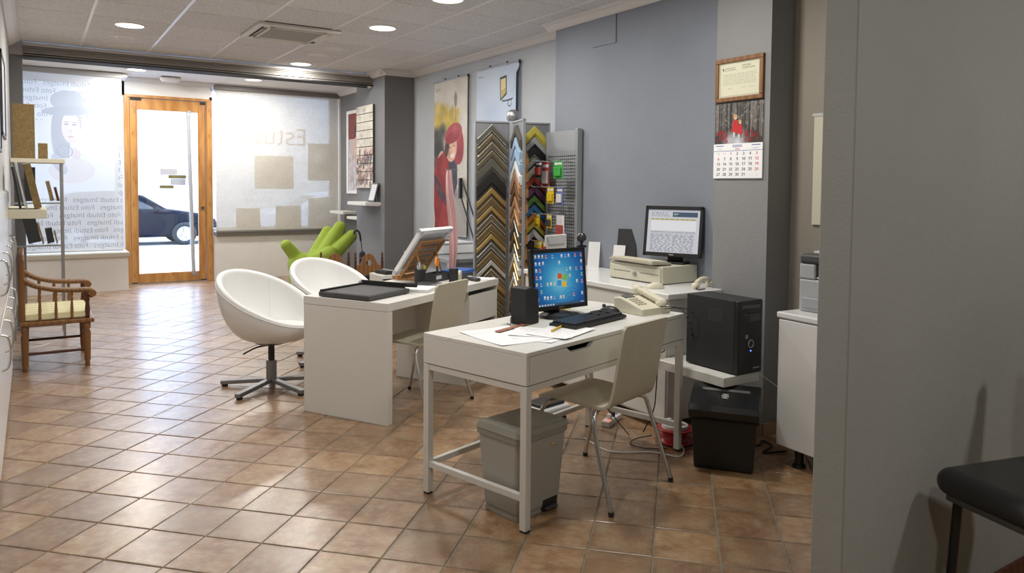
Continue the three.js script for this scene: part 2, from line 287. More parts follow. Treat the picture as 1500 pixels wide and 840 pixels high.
downlight(1.155, FRONT_CEIL_Y, -10.76, 'lit round downlight in the smooth ceiling before the door', LAMP_POWER * 1.5);
downlight(2.634, FRONT_CEIL_Y, -10.81, 'lit round downlight in the smooth ceiling before the plain blind', LAMP_POWER * 1.5);

// ---------- street outside ----------
{
  const g = flat(new THREE.PlaneGeometry(90, 60, 1, 12)); g.rotateX(-Math.PI / 2); const p = g.attributes.position;
  for (let i = 0; i < p.count; i++) { const z = p.getZ(i) - 42; p.setXYZ(i, p.getX(i), -0.03 - 0.27 * Math.min(1, Math.max(0, (-z - 12) / 8)), z); }
  g.computeVertexNormals();
  struct('street', boxUV(g), mat(lin(0.5, 0.5, 0.5), 0.85, { map: mottle }), 'pale grey pavement and road outside the shop');
  const b = thing('apartment_building', 'pale rendered building across the street seen through the door', 'building', [4, -0.3, -36]);
  obj('wall', bb(-22, 22, 0, 13, -6, 0), mat(lin(0.72, 0.71, 0.69), 0.9, { map: mottle }), b);
  for (let i = 0; i < 12; i++) for (let j = 0; j < 4; j++) { const w = obj('window', bb(-20.2 + i * 3.5, -18.8 + i * 3.5, 1 + j * 3.1, 3 + j * 3.1, -0.1, 0.06), mat(lin(0.66, 0.66, 0.65), 0.6), b); obj('pane', bb(-20.1 + i * 3.5, -18.9 + i * 3.5, 1.1 + j * 3.1, 2.9 + j * 3.1, -0.05, 0.07), mat(lin(0.6, 0.6, 0.6), 0.5), w); }
}
function car(x, z, color, label, flipIt) {
  const c = thing('parked_car', label, 'car', [x, -0.3, z]); if (flipIt) c.scale.x = -1;
  const body = pmat(color, 0.5, { specularIntensity: 0.25 }), arch = (cx, r, n = 14) => { const o = []; for (let i = 0; i <= n; i++) { const a = Math.PI - i / n * Math.PI; o.push([cx + r * Math.cos(a), 0.3 + r * Math.sin(a)]); } return o; };
  // side outline from tail to nose, wheel arches cut out below
  const lower = [[-2.1, 0.28], ...arch(-1.35, 0.37), ...arch(1.32, 0.37), [2.1, 0.28], [2.16, 0.45], [2.1, 0.66], [1.85, 0.79], [0.95, 0.93], [-1.7, 0.98], [-2.08, 0.92], [-2.16, 0.6]];
  const lo = ext(lower, 1.6, 0.07); lo.translate(0, 0, -1.67); obj('body', lo, body, c);
  const cab = [[-1.95, 0.95], [-1.7, 1.28], [-1.25, 1.42], [-0.3, 1.45], [0.15, 1.38], [1.0, 0.93]];
  const cb = ext(cab, 1.3, 0.05); cb.translate(0, 0, -1.5); obj('roof', cb, body, c);
  const glass = pmat(lin(0.03, 0.035, 0.04), 0.08, { clearcoat: 1 });
  for (const w of [[[-1.62, 0.99], [-1.42, 1.26], [-0.75, 1.36], [-0.72, 0.98]], [[-0.62, 0.98], [-0.64, 1.365], [-0.2, 1.375], [0.1, 1.30], [0.72, 0.96]]]) { const q = ext(w, 0.02); q.translate(0, 0, -0.15); obj('side_window', q, glass, c); }
  const ws = sheet(1.2, 0.86); ws.rotateY(Math.PI / 2); ws.rotateZ(0.97 + 0.04); ws.translate(0.66, 1.16, -0.85); obj('windscreen', ws, glass, c);
  for (const wx of [-1.35, 1.32]) for (const wz of [-0.02, -1.58]) {
    const t = new THREE.TorusGeometry(0.255, 0.075, 12, 32); t.scale(1, 1, 1.25); const w = obj('wheel', mv(flat(t), wx, 0.32, wz), M.rubber, c);
    const sp = [mv(rx(cyl(0.05, 0.05, 0.05, 0, 0, 0, 16), Math.PI / 2), wx, 0.32, wz + 0.02)];
    for (let k = 0; k < 5; k++) { const q = box(0.055, 0.2, 0.035, 0, 0.11, 0); q.rotateZ(k * 1.2566); sp.push(mv(q, wx, 0.32, wz + 0.045)); }
    const rim = flat(new THREE.TorusGeometry(0.2, 0.022, 8, 32)); sp.push(mv(rim, wx, 0.32, wz + 0.04)); sp.push(mv(rx(cyl(0.19, 0.19, 0.01, 0, 0, 0, 24), Math.PI / 2), wx, 0.32, wz - 0.03));
    obj('rim', sp, mat(lin(0.55, 0.56, 0.58), 0.3, { metalness: 0.6 }), w);
  }
  obj('mirror', box(0.12, 0.12, 0.18, 0.62, 1.0, 0.1, 0.04), body, c); obj('door_handle', box(0.2, 0.03, 0.03, -0.35, 0.84, 0.01, 0.01), body, c);
  obj('headlight', box(0.28, 0.12, 0.05, 1.85, 0.68, -0.02, 0.03), mat(lin(0.7, 0.72, 0.75), 0.15), c);
  return c;
}
car(2.25, -22.5, lin(0.004, 0.005, 0.010), 'dark blue parked car outside the glass door');
car(7.9, -23.2, lin(0.75, 0.76, 0.78), 'white parked car behind the plain translucent blind', true);

// ---------- wooden glass door ----------
{
  const d = structGroup('door_1', 'knotty pine door with one full-height glass pane');
  const Z = -11.62;
  for (const [x0, x1] of [[1.088, 1.145], [2.145, 2.206]]) obj('jamb', [bb(x0, x1, 0, 2.65, Z + 0.02, Z - 0.1, 0.006), bb(x0 + (x0 < 1.5 ? -0.012 : 0.012), x1 + (x0 < 1.5 ? -0.025 : 0.025), 0, 2.655, Z + 0.035, Z, 0.008)], M.pine, d);
  obj('head_jamb', bb(1.088, 2.206, 2.63, 2.67, Z + 0.03, Z - 0.1, 0.006), M.pine, d);
  for (const [x0, x1] of [[1.15, 1.238], [2.052, 2.14]]) { obj('stile', bb(x0, x1, 0.012, 2.626, Z - 0.005, Z - 0.06, 0.006), M.pine, d); obj('glazing_bead', bb(x0 < 1.5 ? x1 : x0 - 0.012, x0 < 1.5 ? x1 + 0.012 : x0, 0.15, 2.47, Z - 0.012, Z - 0.05), M.pine, d); }
  obj('bottom_rail', bb(1.238, 2.052, 0.012, 0.15, Z - 0.006, Z - 0.059, 0.006), M.pine, d);
  obj('top_rail', bb(1.238, 2.052, 2.466, 2.626, Z - 0.006, Z - 0.059, 0.006), M.pine, d);
  obj('pane', bb(1.238, 2.052, 0.15, 2.466, Z - 0.03, Z - 0.034), M.glass, d);
  for (const [x0, x1, y0, y1] of [[1.16, 1.30, 2.595, 2.632], [2.075, 2.145, 2.585, 2.62], [1.15, 1.225, 0.0, 0.028], [2.06, 2.14, 0.0, 0.028]]) obj('pivot_plate', bb(x0, x1, y0, y1, Z + 0.012, Z - 0.006, 0.003), M.blackMatt, d);
  obj('lock', [mv(rx(cyl(0.022, 0.022, 0.01, 0, 0, 0, 20), Math.PI / 2), 2.095, 1.08, Z + 0.0), bb(2.085, 2.105, 1.05, 1.065, Z + 0.004, Z)], M.darkSteel, d);
  obj('pull_handle', [tube([[1.93, 2.47, Z - 0.03], [1.90, 2.44, Z + 0.045], [1.90, 2.36, Z + 0.05], [1.925, 1.3, Z + 0.05], [1.95, 0.22, Z + 0.05], [1.955, 0.14, Z + 0.045], [1.99, 0.1, Z - 0.01]], 0.028, 60, 12)], mat(lin(0.52, 0.54, 0.58), 0.35, { metalness: 0.2 }), d);
  for (const [x0, x1, y0, y1, c] of [[1.53, 1.76, 1.555, 1.645, lin(0.55, 0.55, 0.6)], [1.64, 1.88, 1.505, 1.553, lin(0.2, 0.18, 0.06)], [1.665, 1.87, 1.41, 1.503, lin(0.52, 0.54, 0.6)], [1.525, 1.71, 1.36, 1.405, lin(0.2, 0.18, 0.06)]]) obj('sticker', bb(x0, x1, y0, y1, Z - 0.026, Z - 0.029), mat(c, 0.7), d);
  obj('threshold', bb(1.09, 2.2, -0.01, 0.012, Z + 0.02, Z - 0.12), M.steel, d);
}
function shopWindow(n, x0, x1, y0, y1, z, label) {
  const w = structGroup('window_' + n, label);
  obj('window_frame', [bb(x0, x1, y0, y0 + 0.045, z, z - 0.06), bb(x0, x1, y1 - 0.045, y1, z, z - 0.06), bb(x0, x0 + 0.045, y0, y1, z, z - 0.06), bb(x1 - 0.045, x1, y0, y1, z, z - 0.06)], mat(lin(0.75, 0.75, 0.76), 0.4), w);
  obj('pane', bb(x0 + 0.045, x1 - 0.045, y0 + 0.045, y1 - 0.045, z - 0.028, z - 0.034), M.glass, w);
  return w;
}
shopWindow(1, -0.17, 1.03, 0.512, 2.85, -11.95, 'shop window behind the printed blind');
const win2 = shopWindow(2, 2.24, 4.17, 0.715, 2.875, -11.95, 'shop window behind the plain blind');
{
  const font = await new (await import('three/addons/loaders/FontLoader.js')).FontLoader().loadAsync('fonts/droid/droid_sans_regular.typeface.json');
  const { TextGeometry } = await import('three/addons/geometries/TextGeometry.js');
  const t = flat(new TextGeometry('Estudi', { font, size: 0.27, depth: 0.003, curveSegments: 6 })); t.rotateY(Math.PI); t.translate(3.76, 2.06, -11.945);
  obj('lettering', t, mat(lin(0.3, 0.1, 0.08), 0.6), win2);
}
// printed roller blind: rows of text and a portrait, seen from the back
{
  const b = thing('roller_blind', 'white printed roller blind with mirrored text and a portrait in a hat', 'blind', [0.435, 0.535, -11.2]);
  const tex = canvasTex(900, 1780, (g, w, h) => {
    g.fillStyle = '#e2e4e7'; g.fillRect(0, 0, w, h);
    const words = 'Foto Estudi Imatges   Foto Estudi Imatges   Foto Estudi Imatges', offs = [480, 40, 300, 560, 0, 210, 420, 90, 510, 330, 150, 600, 30, 270, 480, 120, 360, 0, 240, 480, 120, 300, 20];
    g.font = '62px sans-serif'; g.fillStyle = '#9a9da4'; g.textBaseline = 'middle';
    for (let i = 0; i < 22; i++) { const y = 95 + i * 77.5; g.fillText(words, 20 - offs[i % offs.length], y); }
    // the portrait covers the middle rows
    const gr = (pts, c) => { g.fillStyle = c; g.beginPath(); pts.forEach((p, i) => (i ? g.lineTo(p[0], p[1]) : g.moveTo(p[0], p[1]))); g.closePath(); g.fill(); };
    const blob = (x, y, a, bb2, r, c) => { g.fillStyle = c; g.beginPath(); g.ellipse(x, y, a, bb2, r, 0, 7); g.fill(); };
    gr([[40, 470], [870, 470], [880, 1230], [40, 1230]], '#e2e4e7');
    blob(545, 640, 78, 300, 0.06, '#b3b3b8'); blob(400, 470, 40, 120, 0, '#bcbcc1'); blob(450, 960, 200, 130, 0, '#dfd8d4'); blob(455, 530, 80, 160, 0.03, '#dfd5d0'); blob(478, 265, 150, 105, 0, '#b9bbc0'); blob(478, 365, 225, 46, 0.06, '#b1b3b8');
    blob(425, 500, 20, 7, 0.1, '#98949a'); blob(492, 498, 20, 7, -0.1, '#98949a'); blob(425, 478, 26, 4, 0, '#aaa6aa'); blob(492, 476, 26, 4, 0, '#aaa6aa'); blob(457, 622, 26, 9, 0, '#cdb2b0'); blob(457, 565, 10, 20, 0, '#d4c9c4'); blob(560, 900, 50, 110, 0.5, '#bebec4'); blob(420, 790, 45, 60, 0.4, '#d9cfca');
    g.strokeStyle = '#a09ea4'; g.lineWidth = 7; g.beginPath(); g.ellipse(510, 770, 66, 60, -0.3, 0, 7); g.stroke();
  }, true);
  const fabric = pmat(0xffffff, 1, { map: tex, transmission: 0.12, thickness: 0, opacity: 0.92, transparent: true, side: THREE.DoubleSide });
  obj('fabric', sheet(1.16, 2.29, 0, 1.145, 0), fabric, b);
  obj('bottom_bar', box(1.16, 0.022, 0.014, 0, 0.0, 0, 0.004), M.paperGrey, b);
  obj('head_rail', [box(1.2, 0.07, 0.06, 0, 2.325, 0, 0.01), box(1.2, 0.012, 0.07, 0, 2.368, 0.003, 0.003)], mat(lin(0.42, 0.42, 0.42), 0.4), b);
}
{
  const b = thing('roller_blind', 'plain translucent grey-white roller blind over the shop window', 'blind', [3.205, 0.722, -11.56]);
  const weave = dataTex(256, (x, y) => { const v = 0.90 + 0.07 * fbm(x, y, 40, 6, 2) + 0.05 * fbm(x, y, 4, 2, 3); return [v, v * 0.985, v * 0.955]; }, true, [1.5, 1.5]);
  obj('fabric', (() => { const g = sheet(1.87, 2.1, 0, 1.05, 0); return boxUV(g); })(), pmat(lin(0.74, 0.71, 0.66), 1, { map: weave, transmission: 0.06, thickness: 0, opacity: 0.925, transparent: true, side: THREE.DoubleSide }), b);
  obj('bottom_bar', box(1.87, 0.03, 0.018, 0, 0.004, 0, 0.005), mat(lin(0.25, 0.24, 0.22), 0.5), b);
  obj('head_rail', box(1.9, 0.075, 0.07, 0, 2.125, 0.005, 0.012), mat(lin(0.2, 0.185, 0.17), 0.5), b);
  obj('ceiling_track', box(1.9, 0.016, 0.09, 0, 2.17, 0.01, 0.004), mat(lin(0.75, 0.76, 0.78), 0.3, { metalness: 0.4 }), b);
  obj('side_channel', box(0.045, 2.17, 0.05, 0.955, 1.08, 0, 0.006), mat(lin(0.82, 0.83, 0.85), 0.3), b);
}
// what stands in the shop window behind the plain blind
for (const [x0, x1, y0, y1, name, label, m, hang] of [[2.90, 3.50, 1.36, 1.88, 'display_board', 'brown board hanging behind the plain blind', 'mdf', 1], [2.62, 2.98, 0.716, 1.06, 'display_board', 'small brown board standing behind the blind by the door side', 'mdf', 0], [3.22, 3.62, 0.716, 1.09, 'display_board', 'small brown board standing behind the blind under the hanging board', 'mdf', 0], [3.74, 4.12, 1.50, 2.1, 'display_picture', 'grey portrait picture hanging behind the plain blind', 'darkGrey', 1], [3.74, 4.1, 0.716, 1.22, 'display_picture', 'white dress picture standing behind the plain blind', 'paperGrey', 0]]) {
  const t = thing(name, label, name.split('_')[1], [(x0 + x1) / 2, y0, -11.86]);
  obj('board', box(x1 - x0, y1 - y0, 0.02, 0, (y1 - y0) / 2, 0, 0.003), M[m], t);
  if (hang) for (const s of [-1, 1]) obj('wire', rod([s * (x1 - x0) * 0.35, y1 - y0, 0], [s * (x1 - x0) * 0.35, 2.87 - y0, 0], 0.0015), M.steel, t);
  if (name === 'display_picture') obj('mount', mv(flat(new THREE.CircleGeometry(0.11, 24)), 0, (y1 - y0) * 0.6, 0.0115), M.paper, t);
}
{ const t = thing('emergency_light', 'flat white emergency light on the ceiling before the door', 'light', [1.62, FRONT_CEIL_Y - 0.075, -11.2]); obj('housing', box(0.26, 0.05, 0.09, 0, 0.045, 0, 0.015), M.cornice, t); obj('lens', box(0.22, 0.03, 0.07, 0, 0.015, 0, 0.012), M.paperGrey, t); }

// ---------- computer desk with a drawer and a square-tube frame ----------
const R1 = 16.1 * DEG, R2 = 30.5 * DEG;
const at = (ox, oz, t, lx, lz) => [ox + lx * Math.cos(t) + lz * Math.sin(t), oz - lx * Math.sin(t) + lz * Math.cos(t)];
const on1 = (lx, lz, y = 0.757) => { const [x, z] = at(1.684, -2.484, R1, lx, lz); return [x, y, z]; };
const on2 = (lx, lz, y = 0.737) => { const [x, z] = at(1.751, -4.053, R2, lx, lz); return [x, y, z]; };
{
  const d = thing('computer_desk', 'white desk with a shallow drawer and square tube legs, carrying the lit monitor', 'desk', [1.684, 0, -2.484], R1);
  const L = 1.335, W = 0.625;
  obj('tabletop', [bb(0, L, 0.738, 0.757, 0, -0.452, 0.003)], M.white, d);
  obj('rear_flap', bb(0, L, 0.738, 0.757, -0.455, -W, 0.003), M.white, d);
  obj('side_panel', bb(0, 0.02, 0.618, 0.738, -0.002, -W, 0.002), M.white, d); obj('side_panel', bb(L - 0.02, L, 0.618, 0.738, -0.002, -W, 0.002), M.white, d);
  obj('back_panel', bb(0.02, L - 0.02, 0.618, 0.738, -W + 0.016, -W), M.white, d); obj('drawer_bottom', bb(0.02, L - 0.02, 0.62, 0.63, -0.03, -W + 0.016), M.white, d);
  const n0 = 0.27, n1 = 0.48, y0 = 0.62, y1 = 0.735;
  const f = ext([[0.0225, y0], [L - 0.0225, y0], [L - 0.0225, y1], [n1, y1], [n1 - 0.035, y1 - 0.024], [n0 + 0.035, y1 - 0.024], [n0, y1], [0.0225, y1]], 0.017, 0.0015); f.translate(0, 0, -0.0185); obj('drawer_front', f, M.white, d);
  const s = 0.034, tubeMat = M.whitePaint;
  for (const x of [0, L - s]) for (const z of [0, -W + s]) { const leg = obj('leg', bb(x, x + s, 0.008, 0.614, z, z - s, 0.003), tubeMat, d); obj('foot', bb(x + 0.002, x + s - 0.002, 0, 0.008, z - 0.002, z - s + 0.002), M.rubber, leg); }
  obj('top_rail', [bb(s, L - s, 0.588, 0.614, -0.004, -s + 0.006), bb(s, L - s, 0.588, 0.614, -W + 0.004, -W + s - 0.006), bb(0.004, s - 0.004, 0.588, 0.614, -s, -W + s), bb(L - s + 0.004, L - 0.004, 0.588, 0.614, -s, -W + s)], tubeMat, d);
  obj('lower_rail', bb(0.005, 0.029, 0.128, 0.156, -s, -W + s, 0.002), tubeMat, d); obj('lower_rail', bb(L - 0.029, L - 0.005, 0.128, 0.156, -s, -W + s, 0.002), tubeMat, d); obj('lower_rail', bb(s, L - s, 0.128, 0.156, -W + 0.005, -W + 0.029, 0.002), tubeMat, d);
}
// ---------- white desk with drawers ----------
{
  const d = thing('drawer_desk', 'chunky white desk with a solid end panel and drawers, carrying the paper trimmer', 'desk', [1.751, 0, -4.053], R2);
  const L = 1.41, W = 0.65;
  obj('tabletop', bb(0, L, 0.687, 0.737, 0, -W, 0.003), M.white, d);
  obj('end_panel', bb(0.001, 0.05, 0, 0.686, -0.001, -W + 0.001, 0.003), M.white, d);
  obj('drawer_case', [bb(0.985, 1.003, 0.002, 0.686, -0.03, -W + 0.01), bb(L - 0.02, L, 0, 0.686, -0.012, -W + 0.001, 0.002), bb(1.003, L - 0.02, 0.0, 0.05, -0.03, -W + 0.01), bb(1.003, L - 0.02, 0.0, 0.686, -W + 0.024, -W + 0.01)], M.white, d);
  for (const [y0, y1] of [[0.455, 0.655], [0.245, 0.425], [0.06, 0.215]]) { const f = obj('drawer', bb(0.985, L - 0.02, y0, y1, -0.008, -0.03, 0.003), M.white, d); obj('drawer_box', bb(1.01, L - 0.03, y0 + 0.02, y1 - 0.03, -0.03, -0.5), M.white, f); }
  obj('back_panel', bb(0.05, 0.985, 0.33, 0.686, -W + 0.19, -W + 0.172), M.white, d);
}
// ---------- bent plywood chairs ----------
function shell(profile, half, thick, nv = 14, nu = 48) {   // profile: [z, y] from the seat's front edge to the top of the back
  const c = new THREE.CatmullRomCurve3(profile.map(([z, y]) => V(0, y, z)), false, 'centripetal'), P = c.getSpacedPoints(nu), pos = [], idx = [], side = (k) => {
    for (let i = 0; i <= nu; i++) { const a = P[Math.max(0, i - 1)], b = P[Math.min(nu, i + 1)], t = b.clone().sub(a).normalize(), n = V(0, t.z, -t.y), w = half(i / nu); for (let j = 0; j <= nv; j++) { const s = j / nv * 2 - 1, q = P[i].clone().addScaledVector(n, k * thick / 2); pos.push(s * w, q.y, q.z); } }
  };
  side(1); side(-1);
  const o = (nu + 1) * (nv + 1), id = (i, j, k) => k * o + i * (nv + 1) + j;
  for (let i = 0; i < nu; i++) for (let j = 0; j < nv; j++) { idx.push(id(i, j, 0), id(i, j + 1, 0), id(i + 1, j, 0), id(i, j + 1, 0), id(i + 1, j + 1, 0), id(i + 1, j, 0)); idx.push(id(i, j, 1), id(i + 1, j, 1), id(i, j + 1, 1), id(i, j + 1, 1), id(i + 1, j, 1), id(i + 1, j + 1, 1)); }
  const main = new THREE.BufferGeometry(); main.setAttribute('position', new THREE.Float32BufferAttribute(pos, 3)); main.setIndex(idx); main.computeVertexNormals();
  const edge = [], e = (A, B, C, D) => edge.push(...[A, B, C, A, C, D].flatMap((q) => pos.slice(q * 3, q * 3 + 3)));
  for (let i = 0; i < nu; i++) { e(id(i, 0, 0), id(i + 1, 0, 0), id(i + 1, 0, 1), id(i, 0, 1)); e(id(i, nv, 1), id(i + 1, nv, 1), id(i + 1, nv, 0), id(i, nv, 0)); }
  for (let j = 0; j < nv; j++) { e(id(0, j, 1), id(0, j + 1, 1), id(0, j + 1, 0), id(0, j, 0)); e(id(nu, j, 0), id(nu, j + 1, 0), id(nu, j + 1, 1), id(nu, j, 1)); }
  const eg = new THREE.BufferGeometry(); eg.setAttribute('position', new THREE.Float32BufferAttribute(edge, 3)); eg.computeVertexNormals();
  const m = flat(main); return mergeGeometries([m, eg].map((g) => { g.deleteAttribute('uv'); return boxUV(g); }));
}
const plyMat = pmat(lin(0.60, 0.56, 0.46), 0.42, { map: dataTex(128, (x, y) => { const v = 0.95 + 0.05 * fbm((x * 3) % 1, y * 0.3, 20, 4, 3); return [v, v, v * 0.98]; }, true, [2, 2]), clearcoat: 0.15, clearcoatRoughness: 0.4 });
function plyChair(label, pos, turn) {
  const c = thing('plywood_chair', label, 'chair', pos, turn);
  const prof = [[-0.215, 0.425], [-0.195, 0.437], [-0.1, 0.443], [0.06, 0.437], [0.145, 0.437], [0.178, 0.452], [0.196, 0.49], [0.212, 0.56], [0.235, 0.69], [0.262, 0.825]];
  obj('seat_shell', shell(prof, (t) => { const e = Math.min(t / 0.05, 1), q = Math.min((1 - t) / 0.035, 1); return (0.205 - 0.012 * Math.sin(Math.PI * t)) * (0.93 + 0.07 * Math.sqrt(1 - (1 - e) ** 2)) * (0.93 + 0.07 * Math.sqrt(1 - (1 - q) ** 2)) - 0.014 * t; }, 0.013), plyMat, c);
  for (const sx of [-1, 1]) for (const [z0, z1] of [[-0.12, -0.255], [0.10, 0.255]]) { const leg = obj('leg', tube([[sx * 0.05, 0.418, z0], [sx * 0.17, 0.420, z0 * 1.15], [sx * 0.215, 0.405, z0 * 1.3], [sx * 0.232, 0.36, z0 * 1.4], [sx * 0.262, 0.012, z1]], 0.0105, 30, 10), M.chrome, c); obj('foot', cyl(0.0125, 0.0125, 0.02, sx * 0.2625, 0, z1, 12), M.rubber, leg); }
  obj('mount_plate', bb(-0.1, 0.1, 0.424, 0.43, -0.13, 0.11), M.darkSteel, c);
  for (const [x, z] of [[-0.12, 0.08], [0.12, 0.08]]) obj('pad', cyl(0.014, 0.014, 0.012, x, 0.416, z, 12), M.rubber, c);
  return c;
}
plyChair('cream plywood chair with chrome legs drawn up to the computer desk', [2.279, 0, -2.745], R1);
plyChair('cream plywood chair with chrome legs drawn up to the desk with drawers', [2.112, 0, -4.384], R2 - 0.01);

// ---------- white tub swivel chairs ----------
function tubChair(label, pos, turn) {
  const c = thing('swivel_tub_chair', label, 'chair', pos, turn, 'white tub chairs at the desk with drawers');
  // local: the sitter looks along -z
  const NU = 64, NV = 22, rimH = (a) => { const k = (1 - Math.cos(a)) / 2; return 0.455 + 0.345 * Math.pow(k, 0.95); }, pos3 = [];
  // a = 0 at the front, pi at the back
  const point = (a, t, inset) => {
    const H = rimH(a) - inset * 0.2, k = (1 - Math.cos(a)) / 2, R = 0.335 - inset, th = t * Math.PI / 2, bottom = 0.33 + inset * 1.2;
    const r = R * Math.pow(Math.sin(th), 0.62) * (1 + 0.05 * k * t - 0.02 * (1 - k) * t), y = bottom + (H - bottom) * (1 - Math.pow(Math.cos(th), 0.95));
    return [r * Math.sin(a), y, -r * Math.cos(a) * 0.98 + 0.03 * k * t];
  };
  const grid = (fn) => { const g = new THREE.BufferGeometry(), p = [], ix = []; for (let i = 0; i <= NU; i++) for (let j = 0; j <= NV; j++) p.push(...fn(i / NU * Math.PI * 2, j / NV)); for (let i = 0; i < NU; i++) for (let j = 0; j < NV; j++) { const A = i * (NV + 1) + j, B = A + NV + 1; ix.push(A, A + 1, B, B, A + 1, B + 1); } g.setAttribute('position', new THREE.Float32BufferAttribute(p, 3)); g.setIndex(ix); g.computeVertexNormals(); return g; };
  const T = 0.045, outer = grid((a, t) => point(a, 0.02 + 0.98 * t, 0)), inner = grid((a, t) => point(a, 1 - 0.98 * t, T)), rim = grid((a, t) => { const o = point(a, 1, 0), q = point(a, 1, T), m = t * Math.PI; return [0, 1, 2].map((k) => (o[k] + q[k]) / 2 + (o[k] - q[k]) / 2 * Math.cos(m) + (k === 1 ? Math.sin(m) * 0.024 : 0)); });
  const skin = pmat(lin(0.80, 0.80, 0.79), 0.42, { clearcoat: 0.2, clearcoatRoughness: 0.4, bumpMap: plasterBump, bumpScale: 0.0006 });
  obj('shell', [outer, inner, rim].map(flat), skin, c);
  const seam = []; for (let i = 0; i <= 40; i++) seam.push(point(i / 40 * Math.PI * 2, 0.985, -0.001)); obj('piping', tube(seam.slice(0, 40), 0.0035, 120, 6, true), skin, c);
  for (const a of [Math.PI * 0.72, Math.PI * 1.28]) { const p = []; for (let i = 0; i <= 14; i++) p.push(point(a, 0.45 + 0.54 * i / 14, T + 0.0005)); obj('seam', tube(p, 0.0018, 30, 5), skin, c); }
  const cush = lathe([[0, 0.075], [0.16, 0.075], [0.225, 0.066], [0.248, 0.045], [0.248, 0.02], [0.23, 0.0], [0, 0.0]], 40); cush.translate(0, 0.375, -0.02); obj('seat_cushion', cush, skin, c);
  obj('seat_plate', cyl(0.10, 0.13, 0.02, 0, 0.315, 0, 28), M.darkSteel, c);
  obj('gas_lift', [cyl(0.022, 0.022, 0.15, 0, 0.18, 0, 18)], M.black, c); const satin = mat(lin(0.26, 0.26, 0.265), 0.42, { metalness: 0.7 }); obj('column', cyl(0.036, 0.036, 0.15, 0, 0.045, 0, 20), satin, c);
  obj('lever', [tube([[0.02, 0.305, 0], [0.1, 0.295, 0.05], [0.17, 0.26, 0.1]], 0.006, 12, 6)], M.black, c);
  for (let k = 0; k < 5; k++) { const a = 0.35 + k * 1.2566, s = Math.sin(a), q = Math.cos(a); const f = obj('base_arm', bar([s * 0.02, 0.052, q * 0.02], [s * 0.36, 0.028, q * 0.36], 0.045, 0.028, 0.006), satin, c); obj('glide', cyl(0.02, 0.022, 0.016, s * 0.335, 0, q * 0.335, 14), M.rubber, f); }
  return c;
}
tubChair('white tub swivel chair on a star base beside the end panel of the desk', [1.40, 0, -5.29], Math.PI + 0.62);
tubChair('white tub swivel chair behind the desk, in front of the green hand seat', [2.07, 0, -5.86], Math.PI + 0.35);

// ---------- till cabinet, cabinet with the printer ----------
{
  const c = thing('till_cabinet', 'white cabinet with round knobs carrying the cash drawer', 'cabinet', [3.09, 0, -3.09]);
  obj('body', [bb(0.012, 0.57, 0.06, 0.785, -0.015, -1.5, 0.002)], M.whitePaint, c);
  obj('worktop', bb(-0.012, 0.575, 0.785, 0.82, 0, -1.51, 0.006), M.whiteGloss, c);
  for (let k = 0; k < 4; k++) { const z0 = -0.02 - k * 0.37, dr = obj('door', bb(-0.004, 0.012, 0.075, 0.77, z0, z0 - 0.362, 0.003), M.whitePaint, c); obj('knob', sph(0.017, -0.022, 0.66, z0 - (k % 2 ? 0.045 : 0.317), 0.8, 1, 1, 14), M.cream, dr); }
  for (const [x, z] of [[0.05, -0.06], [0.05, -1.44], [0.5, -0.06], [0.5, -1.44]]) obj('foot', cyl(0.018, 0.022, 0.06, x, 0, z, 14), M.black, c);
}
{
  const c = thing('printer_cabinet', 'white cabinet on black plastic feet beside the grey column', 'cabinet', [3.25, 0, -2.46], -0.05);
  obj('body', bb(0.012, 0.47, 0.105, 0.765, -0.0, 1.0, 0.003), M.whiteGloss, c); obj('worktop', bb(-0.008, 0.475, 0.768, 0.80, -0.012, 1.02, 0.008), M.whiteGloss, c);
  for (const [z0, z1] of [[0.004, 0.498], [0.502, 0.998]]) obj('door', bb(-0.006, 0.012, 0.105, 0.762, z0, z1, 0.003), M.whiteGloss, c);
  for (const [x, z] of [[0.06, 0.1], [0.06, 0.9], [0.42, 0.1], [0.42, 0.9]]) obj('foot', [cyl(0.022, 0.022, 0.09, x, 0.016, z, 16), cyl(0.034, 0.03, 0.018, x, 0, z, 16)], M.black, c);
}
{
  const p = thing('printer', 'grey laser printer with a black top on the white cabinet', 'printer', [3.365, 0.80, -2.43], 0.06);
  obj('body', [bb(0, 0.28, 0.0, 0.17, 0, 0.4, 0.012), bb(0, 0.28, 0.17, 0.25, 0.3, 0.4, 0.01), bb(0, 0.28, 0.17, 0.25, 0, 0.09, 0.01), bb(0.12, 0.28, 0.17, 0.25, 0.08, 0.31, 0.01)], mat(lin(0.42, 0.43, 0.45), 0.45), p);
  obj('paper_tray', bb(-0.008, 0.1, 0.02, 0.075, 0.02, 0.38, 0.006), mat(lin(0.36, 0.37, 0.39), 0.45), p); obj('output_slot', bb(0.012, 0.12, 0.172, 0.245, 0.09, 0.3), M.black, p); obj('paper', bb(0.0, 0.11, 0.178, 0.184, 0.1, 0.29), M.paper, p);
  obj('lid', [bb(-0.004, 0.285, 0.25, 0.30, 0, 0.4, 0.016)], M.darkGrey, p); obj('feeder', bb(0.08, 0.2, 0.298, 0.312, 0.03, 0.37, 0.005), M.paperGrey, p);
}
